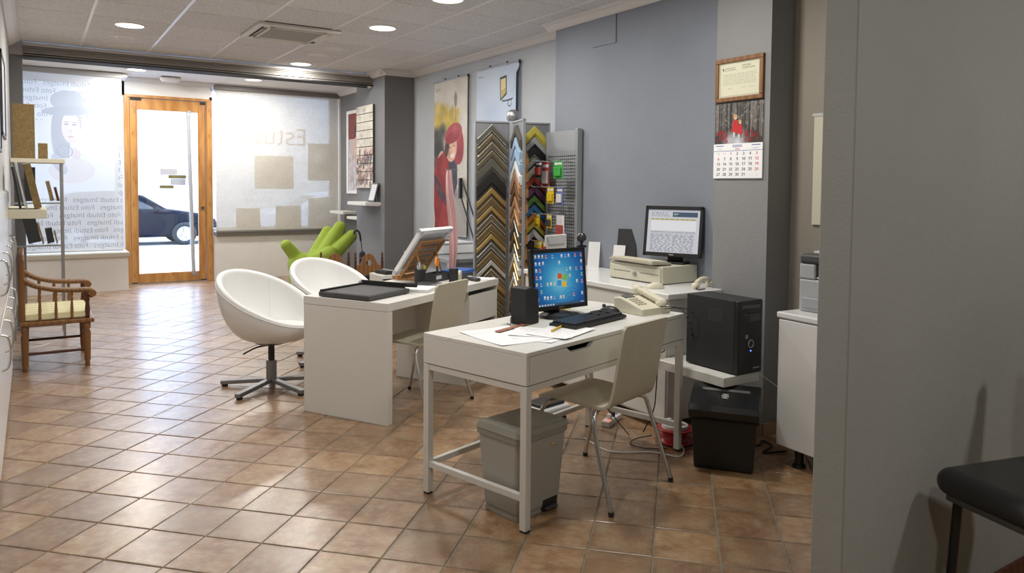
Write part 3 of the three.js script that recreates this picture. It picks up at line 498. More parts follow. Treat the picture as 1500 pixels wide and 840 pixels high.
// ---------- waste bin ----------
{
  const b = thing('waste_bin', 'grey plastic waste bin with a hinged lid under the computer desk', 'bin', [1.823, 0, -2.72], 12 * DEG);
  const taper = (w0, d0, w1, d1, y0, y1, r = 0.03) => { const g = box(1, 1, 1, 0, 0, 0, 0); const q = flat(new RoundedBoxGeometry(1, 1, 1, 3, 0.08)), p = q.attributes.position; for (let i = 0; i < p.count; i++) { const t = p.getY(i) + 0.5; p.setXYZ(i, p.getX(i) * (w0 + (w1 - w0) * t), y0 + t * (y1 - y0), p.getZ(i) * (d0 + (d1 - d0) * t)); } q.computeVertexNormals(); return q; };
  const grey = mat(lin(0.40, 0.39, 0.35), 0.5), grey2 = mat(lin(0.30, 0.295, 0.25), 0.5);
  obj('body', [taper(0.265, 0.215, 0.315, 0.258, 0.012, 0.36), bb(-0.13, 0.13, 0, 0.02, -0.1, 0.1)], grey, b);
  obj('collar', taper(0.325, 0.27, 0.33, 0.275, 0.345, 0.378), grey2, b);
  obj('lid', [taper(0.335, 0.28, 0.32, 0.265, 0.372, 0.396), taper(0.30, 0.245, 0.28, 0.22, 0.394, 0.404)], grey2, b);
  obj('pedal_recess', bb(0.02, 0.115, 0.004, 0.055, 0.075, 0.1115, 0.004), M.black, b); obj('pedal', bb(0.03, 0.105, 0.008, 0.02, 0.09, 0.125, 0.004), M.darkGrey, b);
  const s = obj('sticker', bb(0.055, 0.088, 0.292, 0.312, 0.1215, 0.1255), mat(lin(0.35, 0.2, 0.1), 0.6), b); s.rotation.x = 0; obj('sticker_print', bb(0.06, 0.083, 0.297, 0.307, 0.1245, 0.1262), mat(lin(0.65, 0.5, 0.3), 0.6), s);
}
// ---------- shredder, PC tower on its shelf ----------
{
  const s = thing('paper_shredder', 'black paper shredder with a slotted top under the tower shelf', 'shredder', [3.0, 0, -2.585], -53 * DEG);
  const bodyG = flat(new RoundedBoxGeometry(1, 1, 1, 3, 0.03)), p = bodyG.attributes.position; for (let i = 0; i < p.count; i++) { const t = p.getY(i) + 0.5; p.setXYZ(i, p.getX(i) * (0.29 + 0.035 * t), t * 0.28 + 0.004, p.getZ(i) * (0.19 + 0.02 * t)); } bodyG.computeVertexNormals();
  obj('basket', bodyG, M.black, s);
  const hood = ext([[-0.12, 0.262], [0.105, 0.262], [0.135, 0.285], [0.145, 0.315], [0.13, 0.335], [-0.10, 0.392], [-0.125, 0.385]], 0.335, 0.006); hood.rotateY(-Math.PI / 2); hood.translate(0.1675, 0, 0); obj('head', hood, pmat(lin(0.012, 0.012, 0.013), 0.32, {}), s);
  const slot = bb(-0.12, 0.12, -0.002, 0.0015, -0.012, 0.012); slot.rotateX(0.243); slot.translate(0, 0.3825, -0.03); obj('paper_slot', slot, M.steel, s);
  const ic = [box(0.035, 0.0015, 0.012), box(0.012, 0.0015, 0.03), box(0.03, 0.0015, 0.006, 0, 0, 0.02), box(0.03, 0.0015, 0.006, 0, 0, -0.02)].map((g) => { g.rotateX(0.243); g.translate(0, 0.3675, 0.03); return g; }); obj('symbol', ic, mat(lin(0.5, 0.5, 0.5), 0.5), s);
  obj('grip_recess', bb(-0.14, 0.14, 0.236, 0.262, 0.08, 0.108), M.blackMatt, s);
}
{
  const s = thing('tower_shelf', 'thick white shelf board carrying the computer tower', 'shelf', [3.0, 0.40, -2.6]);
  obj('board', bb(0, 0.28, 0, 0.05, 0, -0.488, 0.003), M.white, s); obj('wall_bracket', bb(0.08, 0.28, -0.03, 0.0, -0.47, -0.488), M.whitePaint, s);
  const t = thing('computer_tower', 'black computer tower with a ring power button on the white shelf', 'computer', [3.09, 0.45, -2.595]);
  obj('case', bb(0, 0.185, 0.006, 0.395, -0.02, -0.36, 0.004), M.blackMatt, t); obj('front_panel', bb(-0.002, 0.187, 0.004, 0.397, 0.012, -0.02, 0.008), M.black, t);
  obj('drive_bay', bb(0.02, 0.165, 0.335, 0.372, 0.0135, 0.01, 0.002), M.blackGloss, t); obj('drive_bay', bb(0.02, 0.165, 0.285, 0.325, 0.0135, 0.01, 0.002), M.blackGloss, t);
  for (const x of [0.035, 0.075, 0.115]) obj('port', bb(x, x + 0.02, 0.318, 0.324, 0.0145, 0.012), M.darkSteel, t);
  const ring = flat(new THREE.TorusGeometry(0.02, 0.003, 8, 28)); obj('power_button', mv(ring, 0.093, 0.165, 0.013), M.chrome, t); obj('power_light', sph(0.004, 0.093, 0.128, 0.013), mat(lin(0.1, 0.15, 0.9), 0.4, { emissive: lin(0.1, 0.2, 1), emissiveIntensity: 3 }), t);
  obj('badge', bb(0.05, 0.07, 0.195, 0.215, 0.0135, 0.011), mat(lin(0.3, 0.32, 0.45), 0.3), t); obj('vent_mark', [0, 1, 2, 3, 4, 5].map((k) => bb(-0.0008, 0.001, 0.27 + 0.012 * k, 0.274 + 0.012 * k, -0.1, -0.2)), M.darkGrey, t);
  obj('badge', bb(0.115, 0.165, 0.03, 0.037, 0.0135, 0.011), M.steel, t);
}

// ---------- on the computer desk ----------
function glowScreen(parent, w, h, tex, strength, y, tiltX) {
  const s = obj('screen', sheet(w, h), mat(0x050505, 0.25, { emissive: 0xffffff, emissiveMap: tex, emissiveIntensity: strength }), parent);
  s.position.set(0, y, 0); return s;
}
{
  const p = on1(0.775, -0.425), m = thing('monitor', 'black monitor showing a blue desktop with icons on the computer desk', 'monitor', p, 5 * DEG);
  const head = new THREE.Group(); head.name = 'display'; m.add(head); head.position.set(0, 0.20, 0.0); head.rotation.x = -0.1;
  const tex = canvasTex(1024, 820, (g, w, h) => {
    const bg = g.createRadialGradient(w * 0.5, h * 0.52, 20, w * 0.5, h * 0.5, w * 0.62); bg.addColorStop(0, '#9fe0f2'); bg.addColorStop(0.35, '#45a8d8'); bg.addColorStop(0.75, '#1b68b0'); bg.addColorStop(1, '#104a8c'); g.fillStyle = bg; g.fillRect(0, 0, w, h);
    g.strokeStyle = 'rgba(220,245,255,0.35)'; g.lineWidth = 5; for (let k = 0; k < 4; k++) { g.beginPath(); g.ellipse(w * 0.72, h * 0.98, 90 + k * 60, 60 + k * 70, -0.4, 3.3, 5.6); g.stroke(); }
    // four-colour flag
    const flag = (x, y, c, sx, sy) => { g.fillStyle = c; g.beginPath(); g.moveTo(x, y); g.quadraticCurveTo(x + sx * 0.5, y - 14, x + sx, y + 6); g.lineTo(x + sx * 0.92, y + sy); g.quadraticCurveTo(x + sx * 0.45, y + sy - 22, x - 8, y + sy - 6); g.closePath(); g.fill(); };
    flag(475, 330, '#e8622a', 88, 92); flag(578, 352, '#8cc63f', 92, 92); flag(458, 436, '#3fa0e0', 88, 92); flag(560, 458, '#fdc82f', 92, 92);
    const icon = (x, y) => { const cs = ['#e9e9e9', '#f0d060', '#d04030', '#5080d0', '#50b060', '#f8f8f8']; g.fillStyle = cs[Math.floor(hash(x | 0, y | 0, 4) * 6)]; g.fillRect(x, y, 34, 34); g.fillStyle = '#ffffff'; g.fillRect(x + 6, y + 6, 16, 12); g.fillStyle = 'rgba(255,255,255,0.8)'; g.fillRect(x - 6, y + 40, 46, 6); g.fillRect(x, y + 50, 34, 5); };
    for (const [x, y] of [[20, 20], [90, 20], [160, 22], [235, 26], [370, 30], [560, 30], [640, 28], [710, 28], [850, 28], [975, 28], [22, 130], [95, 132], [170, 126], [975, 130], [25, 235], [100, 235], [505, 130], [655, 240], [730, 235], [860, 240], [970, 235], [30, 345], [105, 350], [970, 335], [715, 345], [25, 450], [110, 455], [240, 455], [310, 455], [380, 458], [860, 440], [970, 450], [110, 560], [170, 660], [230, 668], [300, 665], [370, 665], [500, 672], [560, 670], [780, 650], [960, 640], [30, 680]]) icon(x, y);
    g.fillStyle = '#3d5d80'; g.fillRect(0, h - 36, w, 36); g.fillStyle = '#cfe0ee'; for (let k = 0; k < 6; k++) g.fillRect(60 + k * 56, h - 30, 34, 24); g.fillRect(w - 90, h - 26, 70, 10);
  });
  obj('bezel', [box(0.378, 0.318, 0.03, 0, 0, -0.018, 0.006), box(0.30, 0.24, 0.05, 0, 0, -0.045, 0.02), bb(-0.189, 0.189, 0.137, 0.159, -0.006, 0.0, 0.002), bb(-0.189, 0.189, -0.159, -0.137, -0.006, 0.0, 0.002), bb(-0.189, -0.17, -0.159, 0.159, -0.006, 0, 0.002), bb(0.17, 0.189, -0.159, 0.159, -0.006, 0, 0.002)], M.black, head);
  const s = obj('screen', sheet(0.34, 0.274), mat(0x040404, 0.25, { emissive: 0xffffff, emissiveMap: tex, emissiveIntensity: 0.62 }), head); s.position.z = -0.0024;
  const l = new THREE.RectAreaLight(lin(0.3, 0.6, 0.9), 0.5, 0.34, 0.274); l.name = 'screen_light'; l.position.z = 0.004; l.rotation.y = Math.PI; head.add(l);
  obj('brand_mark', box(0.035, 0.005, 0.001, 0, -0.148, 0.0005), M.steel, head);
  obj('neck', [bar([0, 0.02, -0.075], [0, 0.13, -0.06], 0.11, 0.035, 0.01)], M.black, m);
  obj('base', [cyl(0.12, 0.115, 0.014, 0, 0, 0, 40), cyl(0.1, 0.06, 0.012, 0, 0.014, -0.02, 32)].map((g) => { g.scale(1, 1, 0.8); return g; }), M.black, m);
  const wp = on1(0.775, -0.425), wc = thing('webcam', 'small black ball webcam clipped on the monitor', 'webcam', [wp[0] + 0.135, 1.117, wp[2] + 0.006], -0.4);
  obj('clip', [box(0.05, 0.012, 0.035, 0, 0.006, 0, 0.004), cyl(0.008, 0.007, 0.02, 0, 0.01, 0, 12)], M.black, wc); obj('ball', sph(0.027, 0, 0.052, 0, 1, 1, 1, 24), M.blackGloss, wc); obj('lens', [mv(rx(cyl(0.014, 0.012, 0.012, 0, 0, 0, 18), Math.PI / 2), 0, 0.054, 0.02)], M.darkGrey, wc);
}
{
  const s = thing('speaker', 'slim black desktop speaker beside the blue-screened monitor', 'speaker', on1(0.50, -0.43), 18 * DEG);
  const g = ext([[-0.045, 0.008], [0.05, 0.008], [0.045, 0.165], [-0.01, 0.182], [-0.05, 0.175]], 0.085, 0.006); g.translate(0, 0, -0.045); obj('cabinet', g, M.blackMatt, s); obj('grille', [bb(0.0525, 0.06, 0.035, 0.16, -0.03, 0.03, 0.003)], M.darkGrey, s); obj('foot', box(0.09, 0.006, 0.08, 0, 0.0035, 0), M.black, s);
  obj('cable', tube([[-0.045, 0.02, -0.03], [-0.075, 0.035, -0.03], [-0.09, 0.004, -0.02], [-0.07, 0.003, -0.06]], 0.002, 24, 5), M.black, s);
}
function keyboard(label, pos, turn, body, keyMat, L = 0.45, W = 0.155, tilt = 0) {
  const k = thing('keyboard', label, 'keyboard', pos, turn);
  const t = new THREE.Group(); t.name = 'board'; k.add(t); t.rotation.x = tilt;
  obj('case', [box(L, 0.016, W, 0, 0.012, 0, 0.005), box(L - 0.02, 0.004, W - 0.02, 0, 0.021, 0)], body, t);
  const keys = []; const rows = 6, kw = (L - 0.03) / 20;
  for (let r = 0; r < rows; r++) for (let c = 0; c < 20; c++) { if ((c === 13 || c === 17) && r !== 5 && r % 2) continue; if (r === 5 && c > 3 && c < 10) { if (c === 4) keys.push(box(kw * 6 - 0.003, 0.008, 0.017, -L / 2 + 0.015 + kw * 7, 0.026, -W / 2 + 0.02 + r * 0.0225)); continue; } keys.push(box(kw - 0.003, 0.008, 0.0175, -L / 2 + 0.015 + kw * (c + 0.5), 0.026, -W / 2 + 0.02 + r * 0.0225)); }
  obj('keys', keys, keyMat, t).userData = { kind: 'stuff' };
  for (const sx of [-1, 1]) obj('foot', box(0.03, 0.006, 0.008, sx * L * 0.4, 0.0035, -W / 2 + 0.02), body, t);
  return k;
}
keyboard('black keyboard on the computer desk before the blue-screened monitor', on1(0.745, -0.215), R1 + 0.02, M.black, mat(lin(0.022, 0.022, 0.024), 0.45), 0.46, 0.16, 0.0);
{
  const m = thing('mouse', 'black mouse at the end of the black keyboard', 'mouse', on1(1.045, -0.29), R1 + 0.3);
  obj('body', dome(0.04, 0, 0.001, 0, 0.85, 1, 1.5), M.black, m); obj('wheel', mv(rz(cyl(0.01, 0.01, 0.008, 0, 0, 0, 12), Math.PI / 2), 0, 0.04, -0.032), M.darkGrey, m);
  obj('cable', tube([[0, 0.014, -0.055], [-0.03, 0.005, -0.1], [-0.09, 0.004, -0.08], [-0.12, 0.004, -0.13]], 0.0022, 24, 5), M.black, m);
}
{
  const t = thing('telephone', 'cream desk telephone with a grey display on the computer desk', 'telephone', on1(1.21, -0.19, 0.763), R1 - 0.2); t.scale.setScalar(1.12);
  const b = ext([[-0.09, 0], [0.09, 0], [0.09, 0.022], [-0.05, 0.062], [-0.09, 0.058]], 0.19, 0.005); b.rotateY(-Math.PI / 2); b.translate(0.095, 0, 0); obj('base', b, M.cream, t);
  const slope = (g, x, z) => { g.rotateX(0.28); const y = 0.0535 - z * 0.286; g.translate(x, y, z); return g; };
  obj('display', slope(box(0.07, 0.004, 0.03), -0.045, -0.05), mat(lin(0.10, 0.11, 0.10), 0.3), t);
  for (let i = 0; i < 3; i++) for (let j = 0; j < 4; j++) obj('key', slope(box(0.014, 0.006, 0.01, 0, 0.002, 0, 0.002), -0.068 + i * 0.021, -0.015 + j * 0.019), M.beige, t);
  const h = obj('handset', [mv(rx(box(0.045, 0.028, 0.20, 0, 0, 0, 0.012), 0.28), 0.05, 0.075, 0), sph(0.03, 0.05, 0.092, -0.075, 0.9, 0.8, 1), sph(0.03, 0.05, 0.043, 0.078, 0.9, 0.8, 1)], M.cream, t);
  const path = new THREE.CatmullRomCurve3([V(0.01, 0.035, 0.105), V(0.05, 0.03, 0.2), V(0.06, -0.03, 0.25), V(0.075, -0.10, 0.255), V(0.10, -0.11, 0.25), V(0.12, -0.04, 0.245), V(0.10, 0.025, 0.19), V(0.04, 0.02, 0.105)]), coil = []; for (let i = 0; i <= 200; i++) { const u = i / 200, a = u * Math.PI * 2 * 20, q = path.getPoint(u).toArray(); coil.push([q[0] + 0.005 * Math.cos(a), q[1], q[2] + 0.005 * Math.sin(a)]); }
  obj('coiled_cord', tube(coil, 0.0022, 480, 5), M.rubber, t);
}
const printed = (seedN, lines = 26) => canvasTex(400, 566, (g, w, h) => { g.fillStyle = '#f4f4f6'; g.fillRect(0, 0, w, h); g.fillStyle = '#9a9aa2'; for (let i = 0; i < lines; i++) { let x = 40; while (x < w - 60) { const ww = 10 + 34 * hash(i, x | 0, seedN); if (hash(x | 0, i, seedN + 1) > 0.25) g.fillRect(x, 50 + i * 18, ww, 3); x += ww + 7; } } });
function sheetOfPaper(label, pos, turn, w, d, tex, lift = 0.0012, m) {
  const s = obj('paper_sheet', (() => { const g = flat(new THREE.PlaneGeometry(w, d, 8, 8)); g.rotateX(-Math.PI / 2); const p = g.attributes.position; for (let i = 0; i < p.count; i++) p.setY(i, 0.003 * Math.pow(Math.abs(p.getX(i) / w * 2) * Math.abs(p.getZ(i) / d * 2), 2)); g.computeVertexNormals(); return g; })(), m ?? mat(0xffffff, 0.85, { map: tex, side: THREE.DoubleSide }));
  s.position.set(pos[0], pos[1] + lift, pos[2]); s.rotation.y = turn; return tag(s, label, 'paper');
}
const pt1 = printed(3, 6), pt2 = printed(8, 24);
sheetOfPaper('large blank white sheet at the end of the computer desk', on1(0.205, -0.30), R1 - 0.25, 0.28, 0.36, pt1, 0.0014);
sheetOfPaper('printed sheet lying askew in front of the speaker', on1(0.37, -0.21), R1 + 0.5, 0.21, 0.297, pt2, 0.0034);
sheetOfPaper('printed sheet on top of the papers by the drawer notch', on1(0.44, -0.16), R1 + 0.15, 0.30, 0.21, pt2, 0.0055);
sheetOfPaper('grey-white sheet under the printed papers before the speaker', on1(0.33, -0.17), R1 + 0.2, 0.27, 0.2, pt1, 0.0008);
{
  const r = obj('ruler', box(0.27, 0.004, 0.03, 0, 0.0068, 0, 0.001), mat(lin(0.33, 0.13, 0.08), 0.5)); const p = on1(0.36, -0.385); r.position.set(...p); r.rotation.y = R1 + 0.12; tag(r, 'brown ruler lying across the papers beside the speaker', 'ruler');
  const q = obj('pen', [rod([-0.07, 0.0125, 0], [0.07, 0.0125, 0], 0.0045), rod([0.07, 0.0125, 0], [0.078, 0.0125, 0], 0.0045, 0.001)], M.yellow); q.position.set(...on1(0.46, -0.2)); q.rotation.y = R1 + 0.3; tag(q, 'yellow pen lying on the printed papers', 'pen');
}
{ // envelope standing in a letter holder behind the monitor
  const e = thing('envelope_holder', 'yellow and red letter rack of white envelopes behind the blue-screened monitor', 'letter rack', on1(0.93, -0.575), R1);
  obj('rack', [box(0.2, 0.006, 0.07, 0, 0.003, 0), box(0.2, 0.16, 0.005, 0, 0.085, -0.03), box(0.008, 0.33, 0.012, -0.09, 0.17, -0.02)], M.yellow, e); obj('rack_front', box(0.006, 0.15, 0.03, -0.095, 0.28, -0.01), M.red, e);
  const env = obj('envelope', box(0.185, 0.40, 0.012, 0.015, 0.215, -0.012, 0.002), M.paper, e); const fl = ext([[-0.088, 0], [0.088, 0], [0.07, -0.045], [-0.07, -0.045]], 0.0015); fl.translate(0.015, 0.41, -0.005); obj('flap', fl, mat(lin(0.70, 0.70, 0.73), 0.85), env);
}
// ---------- on the till cabinet ----------
{
  const r = thing('cash_drawer', 'beige cash drawer with a key lock on the white cabinet', 'cash drawer', [3.33, 0.82, -3.40], 2 * DEG);
  obj('case', [bb(0.004, 0.33, 0.004, 0.115, 0, -0.49, 0.006)], M.beige, r); const f = obj('drawer_front', bb(-0.006, 0.006, 0.008, 0.1, -0.01, -0.48, 0.005), M.beige, r);
  obj('groove', [bb(-0.0072, -0.005, 0.06, 0.063, -0.03, -0.19), bb(-0.0072, -0.005, 0.06, 0.063, -0.28, -0.44)], M.darkGrey, f); obj('lock', mv(rz(cyl(0.014, 0.014, 0.012, 0, 0, 0, 18), Math.PI / 2), -0.006, 0.05, -0.235), M.steel, f);
  obj('foot', [bb(0.01, 0.04, -0.0, 0.005, -0.01, -0.04), bb(0.01, 0.04, -0.0, 0.005, -0.45, -0.48)], M.darkGrey, r);
}
keyboard('beige keyboard resting on top of the cash drawer', [3.375, 0.937, -3.66], 88 * DEG, mat(lin(0.36, 0.34, 0.26), 0.5), M.cream, 0.44, 0.165, 0.06);
{
  const m = thing('monitor', 'black monitor showing a white invoice form behind the beige keyboard', 'monitor', [3.545, 0.935, -3.53], 0);
  m.rotation.y = -66 * DEG;
  const head = new THREE.Group(); head.name = 'display'; m.add(head); head.position.set(0, 0.215, 0); head.rotation.x = -0.14;
  const tex = canvasTex(1000, 800, (g, w, h) => {
    g.fillStyle = '#dcdde4'; g.fillRect(0, 0, w, h); g.fillStyle = '#4c5c74'; g.fillRect(480, 40, 480, 90); g.fillStyle = '#e8edf4'; g.fillRect(500, 70, 90, 12); g.fillStyle = '#63b078'; g.fillRect(500, 95, 60, 14); g.fillStyle = '#d8c85a'; g.fillRect(60, 168, 880, 22); g.fillStyle = '#f6f6fa'; g.fillRect(60, 200, 880, 190);
    g.fillStyle = '#70727c'; const row = (y, n, x0 = 70, x1 = 930) => { for (let i = 0; i < n; i++) { const x = x0 + (x1 - x0) * i / n; g.fillRect(x, y, (x1 - x0) / n * (0.4 + 0.4 * hash(i, y, 3)), 9); } };
    row(50, 5, 70, 420); row(80, 4, 70, 420); row(110, 6, 70, 440); row(172, 9); row(410, 14); g.fillRect(60, 430, 880, 3); for (let y = 460; y < 780; y += 26) row(y, 6 + Math.floor(7 * hash(y, 1, 9)));
    g.fillStyle = '#b9bcc8'; g.fillRect(0, 0, w, 22);
  });
  obj('bezel', [box(0.40, 0.335, 0.035, 0, 0, -0.02, 0.008), box(0.3, 0.24, 0.05, 0, 0, -0.045, 0.02), bb(-0.2, 0.2, 0.142, 0.168, -0.006, 0, 0.003), bb(-0.2, 0.2, -0.168, -0.142, -0.006, 0, 0.003), bb(-0.2, -0.178, -0.168, 0.168, -0.006, 0, 0.003), bb(0.178, 0.2, -0.168, 0.168, -0.006, 0, 0.003)], M.black, head);
  const s = obj('screen', sheet(0.356, 0.284), mat(0x040404, 0.3, { emissive: 0xffffff, emissiveMap: tex, emissiveIntensity: 0.72 }), head); s.position.z = -0.0024;
  const l = new THREE.RectAreaLight(lin(0.9, 0.92, 1), 0.5, 0.356, 0.284); l.name = 'screen_light'; l.position.z = 0.004; l.rotation.y = Math.PI; head.add(l);
  obj('brand_mark', box(0.03, 0.008, 0.001, 0, -0.155, 0.0005), M.steel, head);
  obj('neck', bar([0, 0.01, -0.06], [0, 0.13, -0.055], 0.1, 0.04, 0.01), M.black, m); obj('base', box(0.19, 0.014, 0.12, 0, 0.007, -0.02, 0.006), M.black, m);
}
{
  const m = thing('mouse', 'beige mouse beside the cash drawer', 'mouse', [3.20, 0.82, -3.32], 1.2); obj('body', dome(0.037, 0, 0.001, 0, 0.85, 1, 1.5), M.cream, m); obj('cable', tube([[0, 0.01, -0.05], [0.02, 0.006, -0.09], [0.06, 0.004, -0.12], [0.12, 0.004, -0.1]], 0.0022, 20, 5), M.beige, m);
  const h = thing('telephone_handset', 'cream telephone handset lying on the white cabinet', 'handset', [3.47, 0.82, -3.19], 0.25);
  obj('grip', tube([[-0.085, 0.03, 0], [-0.04, 0.05, 0], [0.04, 0.052, 0], [0.085, 0.034, 0]], 0.016, 20, 10), M.cream, h); obj('earpiece', sph(0.028, -0.085, 0.022, 0, 1, 0.75, 0.9, 16), M.cream, h); obj('mouthpiece', sph(0.028, 0.085, 0.022, 0, 1, 0.75, 0.9, 16), M.cream, h); obj('cord', tube([[-0.1, 0.012, 0.01], [-0.13, 0.006, 0.04], [-0.06, 0.006, 0.05]], 0.003, 16, 5), M.rubber, h);
  const c = thing('card_holder', 'black holder with a white card beside the invoice monitor', 'card holder', [3.60, 0.82, -4.06], -62 * DEG);
  obj('holder', [rx(box(0.15, 0.26, 0.012, 0, 0.19, 0, 0.003), -0.22), box(0.13, 0.02, 0.1, 0, 0.06, -0.03), box(0.06, 0.06, 0.05, 0, 0.03, -0.03)], M.blackMatt, c); obj('card', rx(box(0.09, 0.13, 0.003, -0.05, 0.13, 0.012), -0.22), M.paper, c);
  const t = thing('desk_telephone', 'black desk telephone on the far end of the white cabinet', 'telephone', [3.30, 0.8245, -4.38], -1.2);
  obj('base', [(() => { const g = ext([[-0.1, 0], [0.1, 0], [0.1, 0.025], [-0.08, 0.08], [-0.1, 0.075]], 0.18, 0.004); g.rotateY(-Math.PI / 2); g.translate(0.09, 0, 0); return g; })()], M.black, t); obj('handset', [tube([[-0.06, 0.08, -0.08], [-0.06, 0.10, -0.03], [-0.06, 0.085, 0.03], [-0.06, 0.055, 0.08]], 0.018, 18, 8)], M.blackGloss, t); obj('keypad', rx(box(0.06, 0.004, 0.08, 0.04, 0.054, 0.01), 0.27), M.steel, t);
  const n = thing('note_papers', 'white papers standing behind the black telephone', 'papers', [3.60, 0.82, -4.42], -0.9); obj('sheet', rx(box(0.09, 0.2, 0.003, 0, 0.1, 0), -0.25), M.paper, n);
}
// ---------- on the desk with drawers ----------
{
  const c = thing('paper_trimmer', 'black paper trimmer with a cutting arm on the desk with drawers', 'trimmer', on2(0.215, -0.335), R2 - 0.03);
  obj('board', box(0.41, 0.028, 0.40, 0, 0.0185, 0, 0.004), M.darkGrey, c); obj('table', box(0.39, 0.003, 0.37, 0, 0.033, 0), mat(lin(0.05, 0.05, 0.052), 0.55), c);
  obj('fence', box(0.40, 0.016, 0.02, 0, 0.038, -0.185, 0.003), M.black, c); obj('cutting_arm', bar([0.208, 0.045, -0.19], [0.216, 0.05, 0.14], 0.012, 0.03, 0.003), M.black, c); obj('handle', rod([0.216, 0.05, 0.10], [0.222, 0.056, 0.24], 0.013, 0.017, 14), M.blackMatt, c); obj('guard', box(0.008, 0.03, 0.36, 0.195, 0.05, -0.01), M.black, c); obj('pivot', mv(rz(cyl(0.014, 0.014, 0.04, 0, 0, 0, 16), Math.PI / 2), 0.22, 0.045, -0.19), M.steel, c);
  obj('foot', [box(0.02, 0.005, 0.02, -0.18, 0.003, -0.18), box(0.02, 0.005, 0.02, 0.18, 0.003, -0.18), box(0.02, 0.005, 0.02, -0.18, 0.003, 0.18), box(0.02, 0.005, 0.02, 0.18, 0.003, 0.18)], M.rubber, c);
}
sheetOfPaper('white sheet behind the cutting arm of the trimmer', on2(0.62, -0.42), R2 + 0.2, 0.297, 0.21, pt1, 0.0012);
{ const b = thing('paper_pad', 'white pad of paper at the end of the trimmer handle', 'pad', on2(0.56, -0.13), R2 + 0.25); obj('sheets', box(0.19, 0.018, 0.14, 0, 0.0095, 0, 0.002), M.paper, b); obj('cover', box(0.192, 0.002, 0.142, 0, 0.0195, 0), mat(0xffffff, 0.8, { map: pt2 }), b); }
{ const b = thing('spiral_notebook', 'dark spiral notebook in front of the pen cup', 'notebook', on2(0.77, -0.245), R2 + 0.08); obj('pages', box(0.2, 0.012, 0.16, 0, 0.0065, 0), M.paper, b); obj('cover', box(0.204, 0.003, 0.164, 0, 0.014, 0, 0.001), mat(lin(0.05, 0.05, 0.055), 0.5), b); const rings = []; for (let i = 0; i < 18; i++) { const t = flat(new THREE.TorusGeometry(0.008, 0.0012, 5, 10)); t.rotateY(Math.PI / 2); t.translate(-0.09 + i * 0.0106, 0.009, 0.082); rings.push(t); } obj('spiral', rings, M.steel, b); }
{
  const c = thing('pen_cup', 'black cup holding pens and a marker on the desk with drawers', 'cup', on2(0.88, -0.36), 0);
  obj('cup', [lathe([[0, 0.002], [0.038, 0.002], [0.04, 0.0], [0.041, 0.1], [0.038, 0.1], [0.036, 0.008], [0, 0.008]], 28)], M.blackMatt, c);
  const cols = [M.paper, M.steel, lin(0.5, 0.2, 0.15), M.paperGrey, M.paper, M.darkGrey, M.paper]; for (let i = 0; i < 9; i++) { const a = i * 0.7, r = 0.022, cm = cols[i % 7]; obj('pen', [rod([r * 0.4 * Math.cos(a), 0.01, r * 0.4 * Math.sin(a)], [r * 1.2 * Math.cos(a), 0.125 + 0.03 * hash(i, 2, 3), r * 1.2 * Math.sin(a)], 0.0045)], cm.isColor ? mat(cm, 0.5) : cm, c); }
  obj('marker', rod([0.015, 0.01, 0.01], [0.03, 0.125, 0.015], 0.009), mat(lin(0.45, 0.65, 0.05), 0.5), c);
}
{
  const s = thing('scissors', 'scissors with orange handles standing in the desk tidy', 'scissors', on2(1.06, -0.33, 0.79), R2 + 0.3);
  const loop = (x, z) => { const t = flat(new THREE.TorusGeometry(0.026, 0.0075, 8, 24)); t.scale(0.8, 1.25, 1); t.rotateZ(-0.7); t.translate(x, 0.085, z); return t; };
  obj('handle', [loop(-0.035, 0.003), loop(0.012, -0.003)], M.orange, s); obj('blade', [bar([0.01, -0.03, 0.002], [-0.01, 0.06, 0.002], 0.016, 0.002), bar([0.03, -0.03, -0.002], [0.012, 0.06, -0.002], 0.016, 0.002)], M.steel, s);
  const d = thing('desk_tidy', 'dark desk tidy box beside the pen cup', 'organizer', on2(1.05, -0.33), R2); obj('tray', [bb(-0.09, 0.09, 0, 0.006, -0.05, 0.05), bb(-0.09, 0.09, 0, 0.06, 0.046, 0.05), bb(-0.09, 0.09, 0, 0.06, -0.05, -0.046), bb(-0.09, -0.086, 0, 0.06, -0.05, 0.05), bb(0.086, 0.09, 0, 0.06, -0.05, 0.05), bb(-0.02, -0.016, 0, 0.05, -0.05, 0.05)], M.darkGrey, d); obj('label_strip', bb(-0.08, -0.01, 0.02, 0.045, 0.0505, 0.052), M.paperGrey, d);
  const tp = obj('tape_roll', (() => { const t = lathe([[0.022, -0.009], [0.04, -0.009], [0.04, 0.009], [0.022, 0.009], [0.022, -0.009]], 30); t.rotateX(Math.PI / 2); t.translate(0, 0.04, 0); return t; })(), M.cream); tp.position.set(...on2(1.12, -0.17)); tp.rotation.y = 0.9; tag(tp, 'roll of cream adhesive tape beside the desk tidy', 'tape');
  const bk = thing('blue_folder', 'blue folder lying behind the tape roll', 'folder', on2(1.265, -0.275), R2 + 0.05); obj('cover', box(0.24, 0.022, 0.17, 0, 0.055, 0, 0.003), M.blue, bk); obj('box', box(0.22, 0.043, 0.15, 0, 0.0225, 0, 0.002), M.darkGrey, bk);
  const ph = thing('cordless_phone', 'dark cordless phone lying on the desk end over the drawers', 'telephone', on2(1.19, -0.10), R2 - 0.5); obj('body', box(0.05, 0.026, 0.15, 0, 0.014, 0, 0.01), M.darkGrey, ph); obj('display', box(0.03, 0.002, 0.035, 0, 0.028, -0.04), M.paperGrey, ph);
  const bx = thing('black_box', 'small black upright box behind the cream chair back', 'box', on2(1.03, -0.17), R2); obj('case', box(0.05, 0.09, 0.05, 0, 0.0455, 0, 0.004), M.blackMatt, bx); obj('lid', box(0.052, 0.012, 0.052, 0, 0.096, 0, 0.003), M.black, bx);
}
